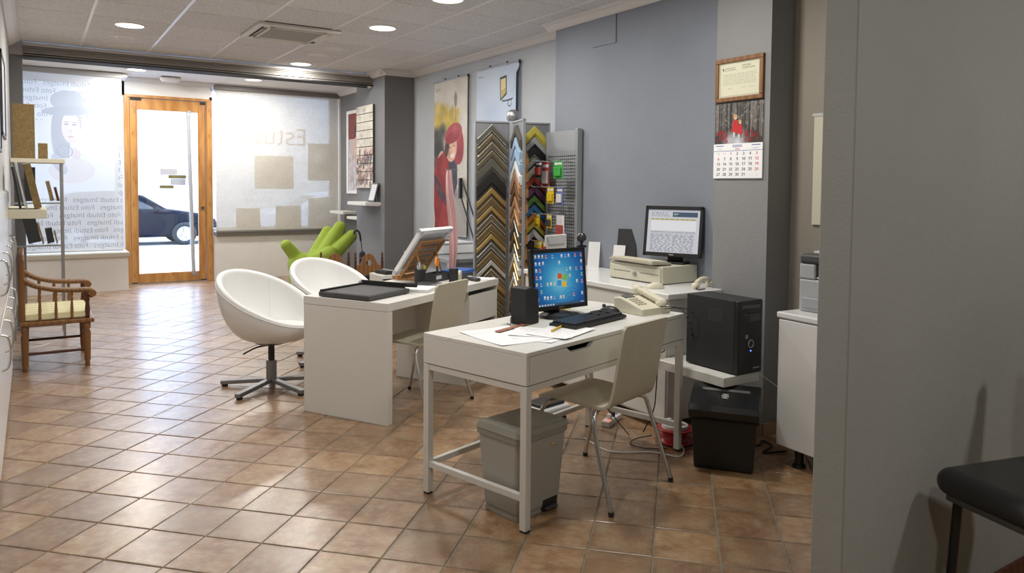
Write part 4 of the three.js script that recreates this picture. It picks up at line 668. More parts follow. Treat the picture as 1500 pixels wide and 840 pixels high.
sheetOfPaper('printed leaflet on the desk end over the drawers', on2(1.32, -0.115), R2 + 0.2, 0.15, 0.21, pt2, 0.0012);
{ // table easel with a canvas, its back to the chair
  const e = thing('table_easel', 'small slatted wooden table easel on the desk with drawers', 'easel', on2(1.11, -0.50), R2);
  const lean = (g) => { g.rotateX(0.62); g.translate(0, 0.012, -0.09); return g; };
  obj('frame', [lean(box(0.022, 0.34, 0.018, -0.15, 0.17, 0)), lean(box(0.022, 0.34, 0.018, 0.15, 0.17, 0)), lean(box(0.32, 0.024, 0.018, 0, 0.33, 0))], M.rawWood, e);
  for (let k = 0; k < 5; k++) obj('slat', lean(box(0.28, 0.026, 0.008, 0, 0.06 + k * 0.055, -0.004)), M.rawWood, e);
  obj('prop', [rod([-0.13, 0.21, 0.04], [-0.13, 0.006, 0.11], 0.007), rod([0.13, 0.21, 0.04], [0.13, 0.006, 0.11], 0.007), rod([-0.13, 0.02, 0.105], [0.13, 0.02, 0.105], 0.007)], M.rawWood, e);
  obj('base_rail', [box(0.022, 0.014, 0.23, -0.15, 0.007, 0.0), box(0.022, 0.014, 0.23, 0.15, 0.007, 0.0), box(0.34, 0.03, 0.05, 0, 0.015, -0.12)], M.rawWood, e);
  const c = thing('blank_canvas', 'white framed canvas leaning on the wooden table easel', 'canvas', on2(1.11, -0.50), R2);
  obj('frame', [lean(box(0.44, 0.036, 0.03, 0, 0.415, -0.03, 0.003)), lean(box(0.036, 0.41, 0.03, -0.202, 0.225, -0.03, 0.003)), lean(box(0.036, 0.41, 0.03, 0.202, 0.225, -0.03, 0.003)), lean(box(0.44, 0.036, 0.03, 0, 0.04, -0.03, 0.003))], M.paper, c); obj('panel', lean(box(0.38, 0.36, 0.006, 0, 0.228, -0.036)), M.paperGrey, c);
}

// ---------- on the right-hand walls ----------
const faceLeft = (g) => { g.rotateY(-Math.PI / 2); return g; };   // from facing +z to facing -x
const blobs = (g) => ({
  e: (x, y, a, b, r, c) => { g.fillStyle = c; g.beginPath(); g.ellipse(x, y, a, b, r, 0, 7); g.fill(); },
  p: (pts, c) => { g.fillStyle = c; g.beginPath(); pts.forEach((q, i) => (i ? g.lineTo(q[0], q[1]) : g.moveTo(q[0], q[1]))); g.closePath(); g.fill(); },
  soft: (x, y, r, c) => { const k = g.createRadialGradient(x, y, 0, x, y, r); k.addColorStop(0, c); k.addColorStop(1, c.replace(/[\d.]+\)$/, '0)')); g.fillStyle = k; g.fillRect(x - r, y - r, 2 * r, 2 * r); },
});
function banner(label, z0, z1, y0, y1, tex, curl) {
  const w = Math.abs(z1 - z0), b = thing('photo_banner', label, 'banner', [3.862, y0, (z0 + z1) / 2]);
  const g = flat(new THREE.PlaneGeometry(w, y1 - y0, 12, 24)), p = g.attributes.position;
  for (let i = 0; i < p.count; i++) { const u = p.getX(i) / w + 0.5, v = p.getY(i) / (y1 - y0) + 0.5; p.setZ(i, 0.006 * Math.sin(u * 7 + v) * (1 - v) + (curl && u > 0.9 && v < 0.95 ? 0.03 * (u - 0.9) * 10 : 0)); }
  g.translate(0, (y1 - y0) / 2, 0.012); g.computeVertexNormals(); obj('print', faceLeft(g), mat(0xffffff, 0.55, { map: tex, side: THREE.DoubleSide }), b);
  obj('rod', faceLeft(mv(rz(cyl(0.008, 0.008, w + 0.03, 0, 0, 0, 12), Math.PI / 2), (w + 0.03) / 2, y1 - y0, 0.012)), M.steel, b); obj('rod_cap', faceLeft(box(0.012, 0.03, 0.02, w / 2 + 0.012, y1 - y0, 0.012)), M.black, b);
  for (const s of [-0.15, 0.25]) obj('hanger', faceLeft(mv(rx(cyl(0.008, 0.008, 0.012, 0, 0, 0, 10), Math.PI / 2), s * w, y1 - y0 + 0.018, 0.012)), M.black, b);
  if (!curl) obj('lower_rod', faceLeft(mv(rz(cyl(0.007, 0.007, w, 0, 0, 0, 10), Math.PI / 2), w / 2, 0, 0.012)), M.steel, b);
}
banner('tall photo banner of a woman in a red hat and red dress', -7.60, -6.835, 0.895, 2.595, canvasTex(420, 930, (g, w, h) => {
  const { e, p, soft } = blobs(g); g.fillStyle = '#cfc9bd'; g.fillRect(0, 0, w, h);
  for (let i = 0; i < 40; i++) soft(hash(i, 1, 9) * w, hash(i, 2, 9) * h * 0.35, 50, 'rgba(225,220,208,0.5)');
  soft(60, 330, 240, 'rgba(150,142,120,0.9)'); for (let i = 0; i < 60; i++) soft(hash(i, 3, 5) * 300, 130 + hash(i, 4, 5) * 130 + hash(i, 3, 5) * 60, 40, ['rgba(206,172,52,0.75)', 'rgba(176,150,60,0.7)', 'rgba(226,200,96,0.7)'][i % 3]);
  for (let i = 0; i < 26; i++) soft(hash(i, 7, 5) * 120, 300 + hash(i, 8, 5) * 230, 60, 'rgba(52,50,46,0.7)'); soft(300, 500, 180, 'rgba(196,192,186,0.9)');
  p([[255, 110], [275, 70], [295, 110], [288, 165], [262, 165]], '#8d867a'); g.fillStyle = '#8a857a'; g.fillRect(271, 160, 8, 90);
  p([[90, 690], [300, 640], [420, 830], [420, 930], [150, 930]], '#a39d96'); for (let i = 0; i < 12; i++) { g.fillStyle = 'rgba(120,114,108,0.5)'; g.fillRect(250 + i * 12, 680 + i * 15, 90, 5); }
  e(60, 520, 40, 110, 0.5, '#d8b49a'); soft(150, 520, 150, 'rgba(60,50,45,0.35)'); p([[40, 470], [150, 420], [260, 440], [280, 560], [230, 680], [200, 930], [30, 930], [0, 760], [0, 560]], '#9c2b24'); p([[40, 480], [110, 440], [150, 640], [60, 900], [10, 900]], '#842019'); p([[160, 640], [220, 700], [190, 930], [110, 930]], '#a83a2f');
  p([[190, 470], [290, 430], [300, 620], [240, 720], [190, 700]], '#3a3340'); p([[0, 560], [60, 600], [190, 720], [160, 760], [20, 660]], '#3c3136'); e(200, 720, 36, 24, 0.5, '#2c262c');
  e(300, 390, 78, 120, -0.15, '#a4343a'); e(250, 330, 110, 66, -0.25, '#b0474a'); e(225, 410, 66, 82, 0.25, '#ddb096'); e(170, 400, 26, 62, 0.2, '#4a2c28'); e(240, 345, 92, 34, -0.2, '#9a3036');
  e(205, 405, 9, 4, 0.1, '#4a302a'); e(255, 395, 9, 4, -0.1, '#4a302a'); p([[205, 450], [268, 436], [250, 466], [222, 468]], '#f2e6e0'); e(235, 425, 6, 10, 0, '#c99478'); soft(262, 300, 46, 'rgba(200,96,96,0.8)'); soft(330, 450, 60, 'rgba(120,26,30,0.7)'); soft(250, 425, 34, 'rgba(240,200,176,0.8)'); soft(190, 440, 36, 'rgba(150,96,80,0.55)'); for (let i = 0; i < 26; i++) { soft(30 + 190 * hash(i, 1, 21), 470 + 440 * hash(i, 2, 21), 34, i % 2 ? 'rgba(190,70,58,0.42)' : 'rgba(96,20,18,0.42)'); } for (let i = 0; i < 10; i++) soft(200 + 80 * hash(i, 5, 21), 470 + 220 * hash(i, 6, 21), 26, 'rgba(90,84,100,0.45)'); for (let i = 0; i < 700; i++) { g.fillStyle = i % 2 ? 'rgba(255,250,240,0.07)' : 'rgba(20,16,14,0.07)'; g.fillRect(w * hash(i, 8, 21), h * hash(i, 9, 21), 6, 4); } g.fillStyle = '#a89f92'; g.fillRect(20, 42, 52, 6); g.fillRect(20, 54, 34, 5);
}), false);
banner('pale blue photo banner with a wall lantern, its edge curling', -6.65, -5.86, 1.30, 2.61, canvasTex(480, 800, (g, w, h) => {
  const { p, soft } = blobs(g); const k = g.createLinearGradient(0, 0, w, h); k.addColorStop(0, '#c3cedd'); k.addColorStop(0.5, '#aebfd8'); k.addColorStop(1, '#a2b2cc'); g.fillStyle = k; g.fillRect(0, 0, w, h); for (let i = 0; i < 22; i++) soft(hash(i, 1, 3) * w, hash(i, 2, 3) * h, 110, 'rgba(205,216,232,0.5)');
  p([[275, 70], [350, 62], [352, 175], [280, 210]], '#3c3a36'); p([[284, 82], [340, 76], [342, 165], [288, 196]], '#dccf9a'); p([[284, 150], [342, 135], [342, 165], [288, 196]], '#bfae78'); g.strokeStyle = '#45474e'; g.lineWidth = 9; g.beginPath(); g.moveTo(300, 210); g.quadraticCurveTo(350, 215, 420, 205); g.stroke(); g.lineWidth = 6; g.beginPath(); g.arc(385, 228, 20, 0, 6); g.stroke(); g.fillStyle = '#8b98ad'; g.fillRect(24, 40, 60, 6);
}), true);
{
  const c = thing('framed_certificate', 'printed certificate in a brown wooden frame on the grey column', 'certificate', [3.53, 1.957, -2.987]);
  const W = 0.355, H = 0.258, prof = 0.026;
  for (const g of [bb(-W / 2, W / 2, 0, prof, 0, 0.018, 0.004), bb(-W / 2, W / 2, H - prof, H, 0, 0.018, 0.004), bb(-W / 2, -W / 2 + prof, prof, H - prof, 0, 0.018, 0.004), bb(W / 2 - prof, W / 2, prof, H - prof, 0, 0.018, 0.004)]) obj('frame_side', faceLeft(g), M.oak, c);
  const tex = canvasTex(760, 520, (g, w, h) => { g.fillStyle = '#ebe3cd'; g.fillRect(0, 0, w, h); g.strokeStyle = '#6b6350'; g.lineWidth = 9; g.setLineDash([5, 4]); g.strokeRect(26, 24, w - 52, h - 48); g.setLineDash([]); g.fillStyle = '#6a634f'; g.fillRect(70, 84, 26, 34); g.font = 'bold 26px serif'; g.fillText('GENERALITAT', 110, 98); g.fillText('DE CATALUNYA', 110, 126); g.font = 'bold 32px serif'; g.fillText('DIPLOMA', 430, 84); g.fillText('D’ARTESANIA', 430, 120); for (let i = 0; i < 7; i++) { let x = 80; while (x < 690) { const q = 14 + 40 * hash(i, x, 2); if (x + q < 690) g.fillRect(x, 180 + i * 24, q, 4); x += q + 9; } } g.lineWidth = 3; g.strokeStyle = '#77705c'; for (const x of [180, 420, 560]) { g.beginPath(); g.moveTo(x, 400); g.bezierCurveTo(x + 20, 340, x + 30, 430, x + 80, 370); g.stroke(); } });
  obj('sheet', faceLeft(sheet(W - 2 * prof + 0.006, H - 2 * prof + 0.006, 0, H / 2, 0.008)), mat(0xffffff, 0.7, { map: tex }), c); obj('glass', faceLeft(bb(-W / 2 + prof, W / 2 - prof, prof, H - prof, 0.0105, 0.012)), M.glass, c);
}
{
  const c = thing('wall_calendar', 'wall calendar with a photo of two children in red above the January dates', 'calendar', [3.53, 1.497, -2.987]);
  const pic = canvasTex(760, 520, (g, w, h) => {
    const { e, p, soft } = blobs(g); g.fillStyle = '#3a3634'; g.fillRect(0, 0, w, h); for (let i = 0; i < 70; i++) { g.fillStyle = ['#57524e', '#2a2725', '#6b6660', '#837d77'][i % 4]; g.fillRect(w * hash(i, 1, 2), 0, 6 + 10 * hash(i, 2, 2), h * (0.5 + 0.4 * hash(i, 3, 2))); } for (let i = 0; i < 90; i++) soft(w * hash(i, 5, 2), h * 0.55 * hash(i, 6, 2), 22, 'rgba(180,172,168,0.45)');
    soft(370, 500, 210, 'rgba(225,228,235,0.95)'); soft(230, 480, 140, 'rgba(210,214,224,0.8)'); for (let i = 0; i < 26; i++) soft((i % 2 ? 560 : 120) + 190 * (hash(i, 8, 2) - 0.4), 360 + 130 * hash(i, 9, 2), 34, 'rgba(160,24,26,0.8)');
    for (const [x, y, s] of [[330, 190, 1], [405, 255, 0.8]]) { e(x, y, 26 * s, 32 * s, 0, '#e3b894'); e(x - 4, y - 16 * s, 30 * s, 22 * s, 0, '#c79a5e'); p([[x - 34 * s, y + 40 * s], [x + 34 * s, y + 40 * s], [x + 62 * s, y + 190 * s], [x - 62 * s, y + 190 * s]], '#c3272b'); e(x - 20 * s, y + 215 * s, 9 * s, 36 * s, 0, '#e6e0de'); e(x + 16 * s, y + 215 * s, 9 * s, 36 * s, 0, '#4b4448'); }
  });
  const days = canvasTex(760, 460, (g, w, h) => {
    g.fillStyle = '#f6f6f8'; g.fillRect(0, 0, w, h); g.fillStyle = '#35549c'; g.fillRect(30, 20, 130, 10); g.fillRect(600, 20, 130, 10); g.fillRect(0, 92, w, 6); g.textAlign = 'center'; g.font = 'bold 46px sans-serif'; g.fillText('ENERO', 380, 48); g.fillStyle = '#cc3344'; g.font = 'bold 32px sans-serif'; g.fillText('2025', 380, 84); g.fillStyle = '#8d9ab8'; g.font = '24px sans-serif'; g.fillText('LUNES', 100, 76); g.fillText('DOMINGO', 655, 76);
    g.font = 'bold 52px sans-serif'; for (let d = 1; d <= 31; d++) { const k = d + 1, col = k % 7, row = Math.floor(k / 7); g.fillStyle = col === 6 || d === 1 || d === 6 ? '#d3323c' : '#26262a'; g.fillText(String(d), 80 + col * 100, 150 + row * 69); } g.fillStyle = '#b4b4bc'; g.font = '34px sans-serif'; for (const [t, x, y] of [['30', 80, 145], ['31', 180, 145], ['1', 580, 428], ['2', 680, 428]]) g.fillText(t, x, y);
  });
  obj('photo_leaf', faceLeft(bb(-0.18, 0.18, 0.208, 0.455, 0.001, 0.004)), M.paper, c); obj('photo', faceLeft(sheet(0.36, 0.247, 0, 0.3315, 0.0048)), mat(0xffffff, 0.4, { map: pic }), c);
  obj('date_leaf', faceLeft(bb(-0.182, 0.182, 0, 0.208, 0.001, 0.01)), M.paper, c); obj('date_print', faceLeft(sheet(0.362, 0.206, 0, 0.104, 0.0106)), mat(0xffffff, 0.7, { map: days }), c); obj('binding', faceLeft(bb(-0.18, 0.18, 0.452, 0.458, 0.0, 0.008)), M.black, c);
}
{ const p = thing('cream_poster', 'cream poster on the taupe wall above the printer', 'poster', [3.74, 1.235, -2.42]); obj('board', bb(-0.014, -0.002, 0, 0.62, -0.2, 0.5, 0.002), M.cream, p); obj('rod', bb(-0.018, -0.0, 0.612, 0.63, -0.21, 0.51, 0.003), M.paperGrey, p); }

// ---------- revolving display of frame corners ----------
const stand = { x: 3.40, z: -5.262, a: -16.4 * DEG, k: 1.05 };
{
  const s = thing('frame_display_stand', 'tall revolving grey display stand with a ball top, hung with frame corners', 'display stand', [stand.x, 0, stand.z], stand.a); s.scale.setScalar(stand.k);
  obj('pole', cyl(0.035, 0.035, 1.86, 0, 0.03, 0, 24), M.greyMetal, s); obj('ball', sph(0.053, 0, 1.93, 0, 1, 1, 1, 28), M.steel, s); obj('foot', cyl(0.2, 0.17, 0.03, 0, 0, 0, 32), M.greyMetal, s);
  const grey = mat(lin(0.20, 0.21, 0.23), 0.6);
  for (let k = 0; k < 4; k++) { const g = [box(0.27, 1.83, 0.012, 0.172, 0.96, 0)], f = [bb(0.03, 0.315, 1.872, 1.884, -0.012, 0.012), bb(0.303, 0.315, 0.045, 1.884, -0.012, 0.012, 0.003), bb(0.03, 0.315, 0.045, 0.057, -0.012, 0.012)], a = k * Math.PI / 2; const pn = obj('panel', g.map((q) => ry(q, a)), grey, s); obj('panel_frame', f.map((q) => ry(q, a)), M.greyMetal, pn); }
}
function cornerShape(w, half = 0.118) { const q = w * Math.SQRT2; return [[0, 0], [half, -half], [half, -half - q], [0, -q], [-half, -half - q], [-half, -half]]; }
const finishes = {
  gold: mat(lin(0.60, 0.42, 0.16), 0.3, { metalness: 0.85 }), bronze: mat(lin(0.20, 0.145, 0.085), 0.32, { metalness: 0.6 }), pewter: mat(lin(0.16, 0.155, 0.13), 0.32, { metalness: 0.6 }), silver: mat(lin(0.75, 0.74, 0.70), 0.26, { metalness: 0.9 }), black: mat(lin(0.016, 0.015, 0.014), 0.35), brown: mat(lin(0.16, 0.08, 0.035), 0.4), white: mat(lin(0.7, 0.7, 0.68), 0.4), 'pale blue': mat(lin(0.28, 0.4, 0.55), 0.45), copper: mat(lin(0.36, 0.19, 0.11), 0.4),
  yellow: mat(lin(0.5, 0.42, 0.06), 0.6), grey: mat(lin(0.3, 0.3, 0.3), 0.6), beige: mat(lin(0.42, 0.40, 0.33), 0.6), red: mat(lin(0.42, 0.06, 0.03), 0.6), purple: mat(lin(0.17, 0.05, 0.14), 0.6), green: mat(lin(0.12, 0.24, 0.04), 0.6), blue: mat(lin(0.03, 0.16, 0.42), 0.6), orange: mat(lin(0.55, 0.2, 0.03), 0.6), 'dark red': mat(lin(0.14, 0.02, 0.02), 0.6), wooden: M.rawWood,
};
const ORD = 'top second third fourth fifth sixth seventh eighth ninth tenth eleventh twelfth thirteenth fourteenth fifteenth sixteenth seventeenth eighteenth nineteenth twentieth twenty-first'.split(' ');
let nth = 0;
function cornerSample(dir, side, xc, y, w, colour, panelName, lipColour, depth = 0.022) {
  const t = thing('frame_corner_sample', `${colour} frame corner with ${lipColour} lip, ${ORD[nth]} on the ${panelName} panel`, 'frame sample', [stand.x, y * stand.k, stand.z], stand.a + dir, 'frame corner samples on the ' + panelName + ' panel'); t.scale.setScalar(stand.k);
  const g = ext(cornerShape(w * 0.74), depth, 0.003), l = ext(cornerShape(w * 0.24).map(([x, yy]) => [x, yy - w * 0.76 * Math.SQRT2]), depth * 0.45, 0.002);
  for (const q of [g, l]) { q.translate(xc, 0, side > 0 ? 0.0105 : -0.0105 - (q === g ? depth : depth * 0.45)); }
  obj('moulding', g, finishes[colour], t); obj('lip', l, finishes[lipColour], t); if (lipColour === 'gold' || lipColour === 'silver' || colour === 'gold') { const b = ext(cornerShape(0.0035), 0.004, 0.0015); b.translate(xc, -0.004, side > 0 ? 0.0105 + depth : -0.0145 - depth); obj('bead', b, finishes[lipColour === 'silver' ? 'silver' : 'gold'], t); }
}
{
  // panel A lies along local -x, its face towards +z
  const A = [['pewter', 'silver', .04], ['pewter', 'gold', .03], ['bronze', 'silver', .032], ['pewter', 'gold', .03], ['pewter', 'pewter', .06], ['black', 'black', .075], ['gold', 'bronze', .034], ['bronze', 'gold', .034], ['gold', 'brown', .03], ['bronze', 'silver', .04], ['bronze', 'gold', .042], ['gold', 'bronze', .03], ['pewter', 'silver', .034], ['bronze', 'gold', .038], ['silver', 'bronze', .03], ['bronze', 'silver', .034], ['gold', 'bronze', .034], ['bronze', 'gold', .032], ['pewter', 'gold', .04], ['bronze', 'gold', .045], ['black', 'gold', .045]];
  let y = 1.862; nth = -1; for (const [c, l, w] of A) { nth++; cornerSample(0, 1, -0.178, y, w, c, 'gilt mouldings', l); y -= w * Math.SQRT2 + 0.022; if (y < 0.3) break; }
  const B = [['pewter', 'bronze', .05], ['pale blue', 'white', .05], ['pale blue', 'pale blue', .045], ['white', 'white', .045], ['copper', 'copper', .05], ['brown', 'copper', .05], ['copper', 'brown', .05], ['copper', 'gold', .045], ['pewter', 'silver', .05], ['bronze', 'gold', .05], ['silver', 'pewter', .035], ['white', 'gold', .035], ['gold', 'copper', .035], ['white', 'silver', .04], ['copper', 'gold', .04], ['brown', 'gold', .05]];
  // panel B lies along local +z: turn the sample so that its face looks along -x
  y = 1.84; nth = -1; for (const [c, l, w] of B) { nth++; cornerSample(-Math.PI / 2, 1, 0.178, y, w, c, 'plain mouldings', l); y -= w * Math.SQRT2 + 0.024; if (y < 0.3) break; }
  y = 1.70; for (let k = 0; k < 12; k++) { nth = k; cornerSample(-Math.PI / 2, -1, 0.178, y, 0.05, 'wooden', 'raw mouldings', 'wooden', 0.03); y -= 0.12; }
  const C = [['yellow', 'yellow', .05], ['grey', 'black', .045], ['black', 'grey', .045], ['grey', 'black', .04], ['beige', 'beige', .045], ['red', 'black', .04], ['purple', 'black', .05], ['green', 'black', .04], ['blue', 'blue', .036], ['orange', 'orange', .036], ['yellow', 'black', .036], ['white', 'black', .045], ['black', 'black', .05], ['dark red', 'black', .05], ['white', 'black', .045], ['black', 'grey', .04], ['blue', 'black', .045], ['black', 'brown', .05], ['orange', 'black', .045], ['brown', 'black', .05]];
  y = 1.85; nth = -1; for (const [c, l, w] of C) { nth++; cornerSample(0, 1, 0.178, y, w, c, 'coloured mats', l); y -= w * Math.SQRT2 + 0.016; if (y < 0.3) break; }
}
// ---------- perforated accessory panel with hooks and blister packs ----------
{
  const p = thing('perforated_panel', 'tall grey perforated display panel with hooks beside the frame corners', 'display panel', [3.655, 0, -4.87]);
  const W = 0.40;
  const holes = []; for (let i = 0; i < 14; i++) for (let j = 0; j < 34; j++) { const cx = -0.17 + i * 0.0262, cy = 0.82 + j * 0.0262; holes.push([[cx - 0.0085, cy - 0.0055], [cx + 0.0085, cy - 0.0055], [cx + 0.0085, cy + 0.0055], [cx - 0.0085, cy + 0.0055]]); }
  obj('perforated_sheet', [faceLeft(mv(ext([[-W / 2, 0.78], [W / 2, 0.78], [W / 2, 1.72], [-W / 2, 1.72]], 0.003, 0, holes), 0, 0, 0.03)), faceLeft(bb(-W / 2, W / 2, 1.72, 1.89, 0.03, 0.034)), faceLeft(bb(-W / 2, W / 2, 0.1, 0.78, 0.03, 0.034))], mat(lin(0.40, 0.42, 0.45), 0.42, { metalness: 0.3 }), p);
  obj('back_sheet', faceLeft(bb(-W / 2, W / 2, 0.1, 1.89, 0, 0.006)), mat(lin(0.12, 0.125, 0.135), 0.6), p);
  obj('post', faceLeft(bb(W / 2 - 0.01, W / 2 + 0.025, 0, 1.90, -0.005, 0.045, 0.006)), M.greyMetal, p); obj('post', faceLeft(bb(-W / 2 - 0.015, -W / 2 + 0.01, 0, 1.89, -0.005, 0.04, 0.006)), M.greyMetal, p); obj('base', bb(-0.06, 0, 0, 0.06, -0.2, 0.2), M.greyMetal, p);
  const hookY = [1.64, 1.43, 1.21, 0.99];
  for (const y of hookY) for (const z of [-0.11, 0.03, 0.13]) if (!(z === 0.03 && y > 1.5)) obj('hook', [rod([-0.033, y, z], [-0.24, y + 0.006, z], 0.0035), rod([-0.24, y + 0.006, z], [-0.252, y + 0.02, z], 0.0035)], M.chrome, p);
  // packs hang from the hooks
  const card = { red: lin(0.35, 0.06, 0.05), green: lin(0.05, 0.35, 0.06), yellow: lin(0.7, 0.5, 0.02), blue: lin(0.12, 0.16, 0.4), white: lin(0.7, 0.68, 0.68), black: lin(0.05, 0.05, 0.06) };
  const pack = (z, y, dx, w, h, c, c2, label) => { dx += 0.05; w *= 1.08; h *= 1.08; const t = thing('blister_pack', label, 'pack', [3.655 - dx, y + 0.0075 - h, -4.87 + z]); obj('card', faceLeft(box(w, h, 0.002, 0, h / 2 - 0.008, 0)), mat(card[c], 0.6), t); obj('blister', faceLeft(box(w * 0.75, h * 0.5, 0.018, 0, h * 0.34, 0.01, 0.006)), mat(card[c2], 0.4), t); obj('print', faceLeft(box(w * 0.8, h * 0.12, 0.001, 0, h * 0.8, 0.002)), mat(card.white, 0.6), t); };
  pack(-0.11, 1.64, 0.06, 0.09, 0.19, 'red', 'white', 'red and white blister pack of clips on the top hook'); pack(-0.11, 1.64, 0.13, 0.09, 0.12, 'black', 'red', 'dark blister pack before the red and white one'); pack(0.13, 1.64, 0.11, 0.11, 0.13, 'green', 'green', 'green blister pack on the perforated panel');
  pack(0.03, 1.43, 0.11, 0.08, 0.12, 'yellow', 'yellow', 'yellow blister pack on the second row of hooks'); pack(0.13, 1.43, 0.09, 0.075, 0.13, 'blue', 'white', 'blue blister pack on the second row of hooks');
  pack(-0.11, 1.21, 0.14, 0.06, 0.09, 'yellow', 'yellow', 'small yellow pack at the end of the third row of hooks'); pack(0.03, 1.21, 0.12, 0.06, 0.10, 'yellow', 'black', 'yellow and black pack in the middle of the third row of hooks'); pack(0.125, 1.21, 0.08, 0.095, 0.19, 'white', 'red', 'white card with round red tapes on the third row of hooks');
  pack(-0.11, 0.99, 0.13, 0.10, 0.14, 'yellow', 'black', 'yellow and black hanging pack on the lowest row of hooks'); pack(0.03, 0.99, 0.13, 0.12, 0.14, 'yellow', 'yellow', 'wide yellow pack on the lowest row of hooks'); pack(0.13, 0.99, 0.11, 0.10, 0.15, 'black', 'yellow', 'black pack with a yellow blister on the lowest row of hooks');
}
// ---------- table by the pale wall ----------
{
  const t = thing('grey_table', 'grey metal work table under the red hat banner', 'table', [3.2, 0, -7.0]);
  obj('tabletop', bb(0, 0.64, 0.72, 0.76, 0, 1.0, 0.004), M.greyMetal, t); obj('apron', [bb(0.02, 0.62, 0.64, 0.72, 0.98, 0.96), bb(0.02, 0.04, 0.64, 0.72, 0.02, 0.98)], M.greyMetal, t); for (const [x, z] of [[0.0, 0.0], [0.59, 0.0], [0.0, 0.95], [0.59, 0.95]]) obj('leg', bb(x, x + 0.05, 0, 0.72, z, z + 0.05, 0.003), mat(lin(0.36, 0.38, 0.42), 0.45), t); obj('lower_shelf', bb(0.02, 0.62, 0.3, 0.32, 0.02, 0.98), M.greyMetal, t);
  const b = thing('flat_printer', 'low white printer on the grey work table', 'printer', [3.27, 0.76, -6.95]); obj('body', bb(0, 0.45, 0.004, 0.095, 0, 0.5, 0.012), M.whiteGloss, b); obj('lid', bb(-0.003, 0.452, 0.097, 0.118, -0.003, 0.503, 0.008), M.paperGrey, b); obj('slot', bb(-0.002, 0.01, 0.03, 0.06, 0.06, 0.44), M.darkGrey, b);
  const k = thing('black_tablet', 'flat black tablet lying on the white printer', 'tablet', [3.42, 0.88, -6.70], 0.3); obj('body', box(0.24, 0.01, 0.17, 0, 0.006, 0, 0.004), M.black, k); obj('screen', box(0.21, 0.001, 0.14, 0, 0.0115, 0), M.blackGloss, k);
  const c = thing('white_card_sheet', 'white card with handwriting leaning on the wall over the grey table', 'card', [3.74, 0.762, -6.33], -Math.PI / 2); const ct = canvasTex(300, 240, (g, w, h) => { g.fillStyle = '#d9d8d4'; g.fillRect(0, 0, w, h); g.strokeStyle = '#8a8a8e'; g.lineWidth = 3; for (const [x, y] of [[180, 60], [205, 90], [190, 110]]) { g.beginPath(); g.moveTo(x, y); g.bezierCurveTo(x + 10, y - 20, x + 20, y + 10, x + 40, y - 15); g.stroke(); } }); obj('card', rx(box(0.42, 0.33, 0.004, 0, 0.165, 0), -0.26), M.paperGrey, c); obj('print', rx(sheet(0.42, 0.33, 0, 0.165, 0.0028), -0.26), mat(0xffffff, 0.8, { map: ct }), c);
  const e = thing('folded_tripod', 'two thin black tripod legs leaning on the pale wall', 'tripod', [0, 0, 0]); obj('leg', rod([3.825, 1.49, -6.9], [3.62, 0.775, -6.04], 0.009), M.black, e); obj('leg', rod([3.825, 1.33, -6.93], [3.62, 0.775, -6.2], 0.009), M.black, e); obj('head', bb(3.80, 3.835, 1.3, 1.52, -6.94, -6.90, 0.006), M.black, e);
  const s = thing('pink_sash', 'crumpled pink satin sash on a thin stand before the red hat banner', 'sash', [3.14, 0, -5.86]);
  const g = flat(new THREE.PlaneGeometry(0.1, 1.08, 14, 40)), p = g.attributes.position; for (let i = 0; i < p.count; i++) { const u = p.getX(i) / 0.1, v = p.getY(i) / 1.08 + 0.5; p.setX(i, p.getX(i) * (0.55 + 0.7 * (1 - v) * v * 2) + 0.02 * Math.sin(v * 5) + 0.012 * (1 - v)); p.setZ(i, 0.014 * Math.sin(u * 11 + v * 4) + 0.01 * Math.sin(v * 9)); } g.computeVertexNormals(); g.scale(0.9, 0.86, 0.9); g.translate(0, 1.11, 0.03); g.rotateY(-0.6); obj('cloth', g, mat(lin(0.60, 0.38, 0.38), 0.45, { side: THREE.DoubleSide }), s); obj('stand_pole', [rod([0, 0.01, 0], [0, 1.58, 0], 0.006), rod([-0.06, 1.58, 0.0], [0.06, 1.58, 0.0], 0.006)], M.steel, s); obj('stand_foot', cyl(0.1, 0.09, 0.012, 0, 0, 0, 24), M.steel, s);
}
{
  const t = thing('side_table', 'small white side unit behind the table easel', 'side table', [2.77, 0, -6.86]); obj('top', bb(0, 0.34, 0.54, 0.575, 0, 0.30, 0.003), M.white, t); for (const x of [0, 0.32]) obj('side_panel', bb(x, x + 0.02, 0, 0.54, 0.005, 0.295), M.white, t); obj('shelf', bb(0.02, 0.32, 0.36, 0.38, 0.01, 0.29), M.white, t); obj('back', bb(0.02, 0.32, 0, 0.54, 0.0, 0.012), M.white, t);
  const a = thing('photo_album', 'black photo album lying on the white side unit', 'album', [2.94, 0.575, -6.71], 0.15); obj('cover', box(0.26, 0.034, 0.2, 0, 0.018, 0, 0.004), M.blackMatt, a); obj('strap', box(0.02, 0.037, 0.202, -0.04, 0.018, 0), M.paperGrey, a);
  const d = thing('dark_case', 'dark equipment case inside the white side unit', 'case', [2.94, 0.38, -6.70]); obj('body', box(0.24, 0.13, 0.16, 0, 0.066, 0, 0.01), M.darkGrey, d); obj('handle', box(0.1, 0.02, 0.02, 0, 0.138, 0), M.black, d);
}
